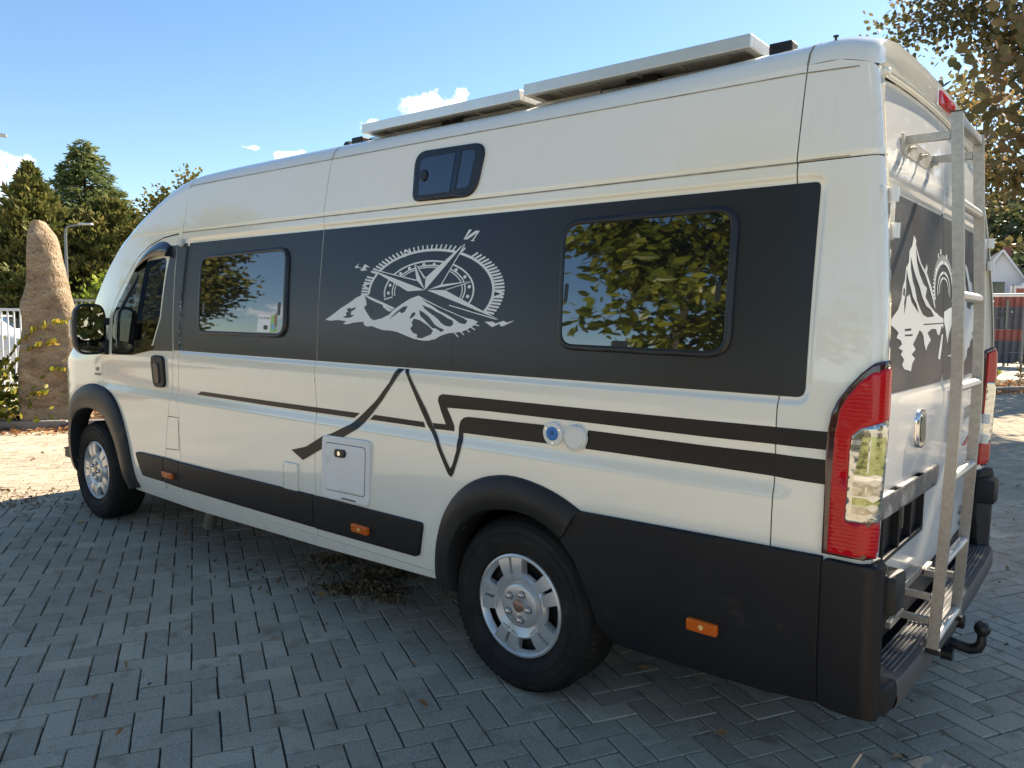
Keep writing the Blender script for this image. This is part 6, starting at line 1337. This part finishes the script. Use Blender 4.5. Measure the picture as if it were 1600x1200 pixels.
# ------------------------------------------------------------------ parked vehicles beyond the fence
def car(label, loc, rotz, body_c, long=4.4, h=1.48, wid=1.8):
    th = thing('parked_car', label, 'car', loc, rotz=rotz); cp = material('car_paint_%s' % label[:9].replace(' ', '_'), body_c, .25, coat=.7); gl = material('car_window', (.012, .015, .018), .05, coat=.5)
    L_ = long; xs = [0, .04, .12, .24, .33, .45, .62, .80, .90, .97, 1.0]; top = [.62, .78, .90, .96, 1.16, 1.44, 1.48, 1.44, 1.12, .92, .70]; low = [.36, .28, .24, .22, .22, .22, .22, .22, .24, .28, .36]; belt = [.62, .77, .86, .90, .93, .95, .96, .97, .95, .88, .70]
    rows = []
    for x, t, l, bl in zip(xs, top, low, belt):
        t *= h/1.48; hw = wid/2*(1 if .08 < x < .93 else .90); rw = hw*(.78 if t > 1.05 else .93)
        rows.append([((x-.5)*L_, s*w, z) for (s, w, z) in ((-1, hw*.93, l), (-1, hw, .55), (-1, hw*.985, min(bl, t-.01)), (-1, rw, t-.03), (-1, rw*.8, t), (1, rw*.8, t), (1, rw, t-.03), (1, hw*.985, min(bl, t-.01)), (1, hw, .55), (1, hw*.93, l))])
    ribbon('body', rows, cp, th, angle=35)
    for s in (-1, 1):
        for (a, b2) in ((.36, .48), (.50, .64), (.66, .80)):
            q = []
            for x, up in ((a+.03 if a < .4 else a, 0), (b2, 0), (b2-(.02 if b2 > .75 else 0), 1), (a+(.09 if a < .4 else 0), 1)):
                t = np.interp(x, xs, top)*h/1.48; bl = np.interp(x, xs, belt); hw = wid/2; f_ = .88 if up else .12; w = hw*.985+(hw*.78-hw*.985)*f_; q.append(((x-.5)*L_, s*(w+.006), bl+(t-.03-bl)*f_))
            mesh_obj('window', q, [(0, 1, 2, 3) if s < 0 else (3, 2, 1, 0)], gl, th)
    for (xa, xb, nm) in ((.335, .445, 'windscreen'), (.815, .895, 'rear_window')):
        q = []
        for x, w in ((xa, .74), (xb, .66)) if nm == 'windscreen' else ((xa, .66), (xb, .74)):
            t = np.interp(x, xs, top)*h/1.48; q += [((x-.5)*L_, -wid/2*w*.93, t+.012), ((x-.5)*L_, wid/2*w*.93, t+.012)]
        mesh_obj(nm, q, [(0, 1, 3, 2)], gl, th)
    for x in (.19, .79):
        for s in (-1, 1):
            w = MB(); w.lathe([(.001, -.02), (.19, -.02), (.21, 0), (.30, .0), (.32, .03), (.32, .18), (.001, .18)], 24, 'y'); ob = w.build('wheel', rubber, th, angle=40); ob.location = ((x-.5)*L_, s*(wid/2-.02) if s < 0 else wid/2+.02-.0, .32); ob.rotation_euler = (0, 0, 0 if s < 0 else PI)
            w = MB(); w.lathe([(.001, -.028), (.18, -.026), (.19, -.015)], 20, 'y'); r_ = w.build('rim', silver, ob, smooth=True)
    for s in (-1, 1):
        m = MB(); m.box(-.5*L_+.02, -.5*L_+.16, s*wid*.37-.12, s*wid*.37+.12, .66, .78, .01); m.build('headlight', chrome, th)
        m = MB(); m.box(.5*L_-.10, .5*L_+.005, s*wid*.39-.09, s*wid*.39+.09, .70, .84, .01); m.build('tail_light', redlens, th)
    return th
car('white estate car parked behind the white bar fence', (-19.6, 3.0, -.05), math.radians(56), (.78, .78, .77))
car('pale blue car parked behind the grey fence', (-22.0, 8.2, -.05), math.radians(75), (.45, .56, .68))
# blue van with a pale roof showing over the cab
def box_van(loc, rotz):
    th = thing('blue_van', 'dark blue van with a white roof parked beyond the camper cab', 'van', loc, rotz=rotz); bl = material('van_blue', (.035, .055, .13), .35, coat=.4)
    rows = []
    for x, t, z1 in ((-1.6, .95, .35), (-1.55, 1.05, .3), (-1.1, 1.15, .28), (-.75, 1.95, .28), (-.5, 2.15, .28), (2.6, 2.15, .28), (2.65, 1.2, .3)):
        rows.append([(x, s*w, z) for s, w, z in ((-1, .93, z1), (-1, .97, 1.0 if t > 1.1 else t-.1), (-1, .90, t-.06), (-1, .84, t), (1, .84, t), (1, .90, t-.06), (1, .97, 1.0 if t > 1.1 else t-.1), (1, .93, z1))])
    ribbon('body', rows, bl, th, angle=35)
    m = MB(); m.box(-.62, 2.66, -.93, .93, 2.13, 2.26, .05); m.build('roof', wm, th)
    q = [(-1.06, -.80, 1.20), (-1.06, .80, 1.20), (-.79, .78, 1.90), (-.79, -.78, 1.90)]; mesh_obj('windscreen', [(x-.012, y, z) for x, y, z in q], [(0, 3, 2, 1)], MAT['car_window'], th)
    for s in (-1, 1):
        mesh_obj('side_window', [(-.85, s*.972, 1.25), (-.15, s*.965, 1.25), (-.15, s*.935, 1.85), (-.66, s*.935, 1.85)], [(0, 1, 2, 3) if s < 0 else (3, 2, 1, 0)], MAT['car_window'], th)
        for x in (-.95, 1.9):
            w = MB(); w.lathe([(.001, -.01), (.32, 0), (.33, .03), (.33, .2), (.001, .2)], 20, 'y'); ob = w.build('wheel', rubber, th, angle=40); ob.location = (x, s*.96, .33); ob.rotation_euler = (0, 0, 0 if s < 0 else PI)
box_van((-18.0, 8.2, -.05), math.radians(67))
# ------------------------------------------------------------------ street lamps
lpm = material('lamp_post_grey', (.20, .21, .21), .45, metal=.5)
def street_lamp(label, base, h, reach, ang, head=.55, r=.05):
    th = thing('street_lamp', label, 'street lamp', base, rotz=ang)
    m = MB(); m.tube([(0, 0, 0), (0, 0, h*.5), (0, 0, h-.25), (.04*reach, 0, h-.06), (.18*reach, 0, h+.03), (reach, 0, h+.10)], [r*1.2, r, r*.8, r*.75, r*.7, r*.6], 10); m.build('post', lpm, th, smooth=True)
    m = MB(); m.box(reach-.05, reach+head, -.10, .10, h+.08, h+.15, .025); m.build('lamp_head', material('lamp_head', (.50, .52, .53), .35, metal=.4), th, angle=40)
street_lamp('slim grey street lamp between the stone and the conifers', (-28.0, 8.97, -.05), 4.5, .55, math.radians(40), .42, .055)
street_lamp('tall street lamp whose head pokes in at the left edge', (-21.75, 2.85, -.05), 5.85, 1.55, math.radians(66), .75, .07)
# ------------------------------------------------------------------ right background: yard, panels, pipes, houses, hill
rm_ = [material('panel_grey', (.10, .105, .12), .6), material('panel_red', (.32, .10, .08), .6)]
st = thing('panel_stack', 'leaning stack of ribbed grey and red panels at the right edge', 'panels', (-1.9, 31.4, -.05), rotz=math.radians(20))
for k in range(6):
    m = MB(); z0 = .12+k*.42; off_ = .10*k
    for j in range(9): m.box(-.80+j*.22+off_*.3, -.80+j*.22+.12+off_*.3, -.06+off_, .0+off_, z0, z0+.40)
    m.box(-.82+off_*.3, 1.2+off_*.3, .0+off_, .03+off_, z0, z0+.41); m.build('panel', rm_[1] if k in (2, 5) else rm_[0], st)
m = MB()
for x in (-.95, 1.35): m.tube([(x, -.35, 0), (x+.02, .75, 2.75)], .03, 6); m.tube([(x, .9, 0), (x+.02, .75, 2.75)], .03, 6)
m.build('frame', lpm, st)
pk = thing('pipe_rack', 'steel scaffold rack of pale pipes and white boards beside the panel stack', 'rack', (-3.3, 31.6, -.05), rotz=math.radians(15))
m = MB(); r5 = np.random.default_rng(4)
for k in range(3):
    for j in range(5): m = MB(); zz_ = .5+k*.75+j*.09; m.tube([(-1.6, -.2+.1*j, zz_), (1.2, -.15+.1*j, zz_+.03)], .045, 8); m.build('pipe', [lpm, alu, wm][(j+k) % 3], pk, smooth=True)
for x in (-1.4, -.2, 1.0): m = MB(); m.box(x-.04, x+.04, -.35, -.27, 0, 2.5); m.build('rack_post', lpm, pk)
bn = thing('banner', 'white and red banner above the panels', 'banner', (-1.3, 32.2, -.05), rotz=math.radians(18)); m = MB(); m.box(-1.0, 2.4, 0, .02, 2.62, 3.0); m.build('cloth', wm, bn); m = MB(); m.box(-.8, 2.2, -.006, -.002, 2.72, 2.9); m.build('red_field', rm_[1], bn)
for x in (-.9, 2.3): m = MB(); m.tube([(x, .02, 0), (x, .02, 3.05)], .03, 6); m.build('post', lpm, bn)
pl = thing('pipe_rail', 'long pale pipe rail across the yard behind the van', 'rail', (-2.0, 29.5, -.05)); m = MB(); m.tube([(-3, -.6, 2.55), (4, .9, 2.62)], .06, 8); m.build('rail', wm, pl)
for x in (-2.8, .5, 3.8): m = MB(); m.tube([(x, -.55+(x+2.8)*.21, 0), (x, -.55+(x+2.8)*.21, 2.55)], .04, 6); m.build('post', lpm, pl)
def house(label, loc, rotz, w, d, eave, ridge, wall, roofc, wins):
    th = thing('house', label, 'house', loc, rotz=rotz); hw = w/2
    m = MB(); m.add([(-hw, 0, 0), (hw, 0, 0), (hw, 0, eave), (0, 0, ridge), (-hw, 0, eave), (-hw, d, 0), (hw, d, 0), (hw, d, eave), (0, d, ridge), (-hw, d, eave)], [(0, 1, 2, 3, 4), (9, 8, 7, 6, 5), (0, 4, 9, 5), (1, 6, 7, 2)]); m.build('wall', wall, th)
    m = MB()
    for s in (-1, 1): m.add([(s*(hw+.3), -.25, eave-.28), (0, -.25, ridge+.08), (0, d+.25, ridge+.08), (s*(hw+.3), d+.25, eave-.28), (s*(hw+.3), -.25, eave-.42), (0, -.25, ridge-.06), (0, d+.25, ridge-.06), (s*(hw+.3), d+.25, eave-.42)], [(0, 1, 2, 3), (7, 6, 5, 4), (0, 4, 5, 1), (3, 2, 6, 7), (0, 3, 7, 4)])
    rf = m.build('roof', roofc, th); m = MB(); m.box(hw*.25, hw*.25+.5, d*.5, d*.5+.5, ridge-1.2, ridge+.6); m.build('chimney', rm_[1], rf)
    for s in (-1, 1): m = MB(); m.tube([(s*(hw+.3), -.27, eave-.35), (0, -.27, ridge+.02)], .09, 4); m.build('verge_board', wm, rf)
    for (x, z, ww, hh) in wins:
        m = MB(); m.box(x-ww/2-.08, x+ww/2+.08, -.05, .02, z-.08, z+hh+.08); fr = m.build('window', wm, th); m = MB(); m.box(x-ww/2, x+ww/2, -.06, -.052, z, z+hh); m.build('pane', MAT['car_window'], fr)
brick = material('house_brick', (.17, .13, .12), .9, noise=(6, .6, (.22, .17, .15))); slate = material('roof_slate', (.075, .08, .095), .7, noise=(4, .5, (.10, .10, .11))); redtile = material('roof_red_tile', (.26, .12, .09), .8)
render_w = material('white_render', (.75, .76, .76), .8)
house('house with a white gable and slate roof behind the yard', (-5.9, 57.2, -.05), math.radians(14), 4.4, 9, 3.1, 6.3, render_w, slate, [(-.2, 3.1, .9, 1.2)])
house('house with a dark brick gable right of the white gable', (-2.55, 56.2, -.05), math.radians(8), 5.6, 9, 3.0, 6.4, brick, slate, [(-1.0, 3.0, .55, 1.3), (.5, 3.0, .55, 1.3), (0, 1.0, 1.2, 1.2)])
house('low house with a red tiled roof left of the white gable', (-9.6, 55.0, -.05), math.radians(14), 4.5, 8, 2.6, 5.0, render_w, redtile, [(0, 1.1, .9, 1.0)])
# wooded hill: one mass of far trees
hm_ = material('hill_ground', (.05, .06, .03), .95)
hv = []; nx, ny_ = 40, 14
for j in range(ny_):
    for i in range(nx): x = -130+300*i/(nx-1); y = 72+70*j/(ny_-1); hv.append((x, y, -.5+14.5*float(sstep(66, 108, y))*(.75+.25*math.sin(x*.045+1.0))))
np_mesh('hill', hv, np.array([(j*nx+i, j*nx+i+1, (j+1)*nx+i+1, (j+1)*nx+i) for j in range(ny_-1) for i in range(nx-1)]), hm_, None, smooth=True, kind='structure')
rgw = np.random.default_rng(31); nt_ = 260; cs = np.c_[rgw.uniform(-60, 60, nt_), rgw.uniform(74, 112, nt_)]; cz = 14.5*sstep(66, 108, cs[:, 1])*(.75+.25*np.sin(cs[:, 0]*.045+1)); P = []; tn = []
for (x, y), z in zip(cs, cz):
    n = 260; q = rgw.normal(0, 1, (n, 3)); q /= np.linalg.norm(q, axis=1, keepdims=True); rr = rgw.uniform(1.6, 2.8); P.append(np.array([x, y, z+2.6])+q*rr*(.6+.5*rgw.random((n, 1)))*(1, 1, 1.15)); tn.append(np.clip(rgw.random()*.7+.3*rgw.random(n), 0, 1))
P = np.concatenate(P); v, f = blade_cards(P, rgw.normal(0, 1, P.shape), .75, .22, rgw); np_mesh('hill_woods', v, f, foliage_material('far_woods', [(.05, .075, .03), (.08, .10, .04), (.14, .13, .05), (.20, .14, .05)], .3), None, rnd=np.repeat(np.concatenate(tn), 6), kind='stuff', label='wooded hillside in autumn colours beyond the houses', cat='woods')
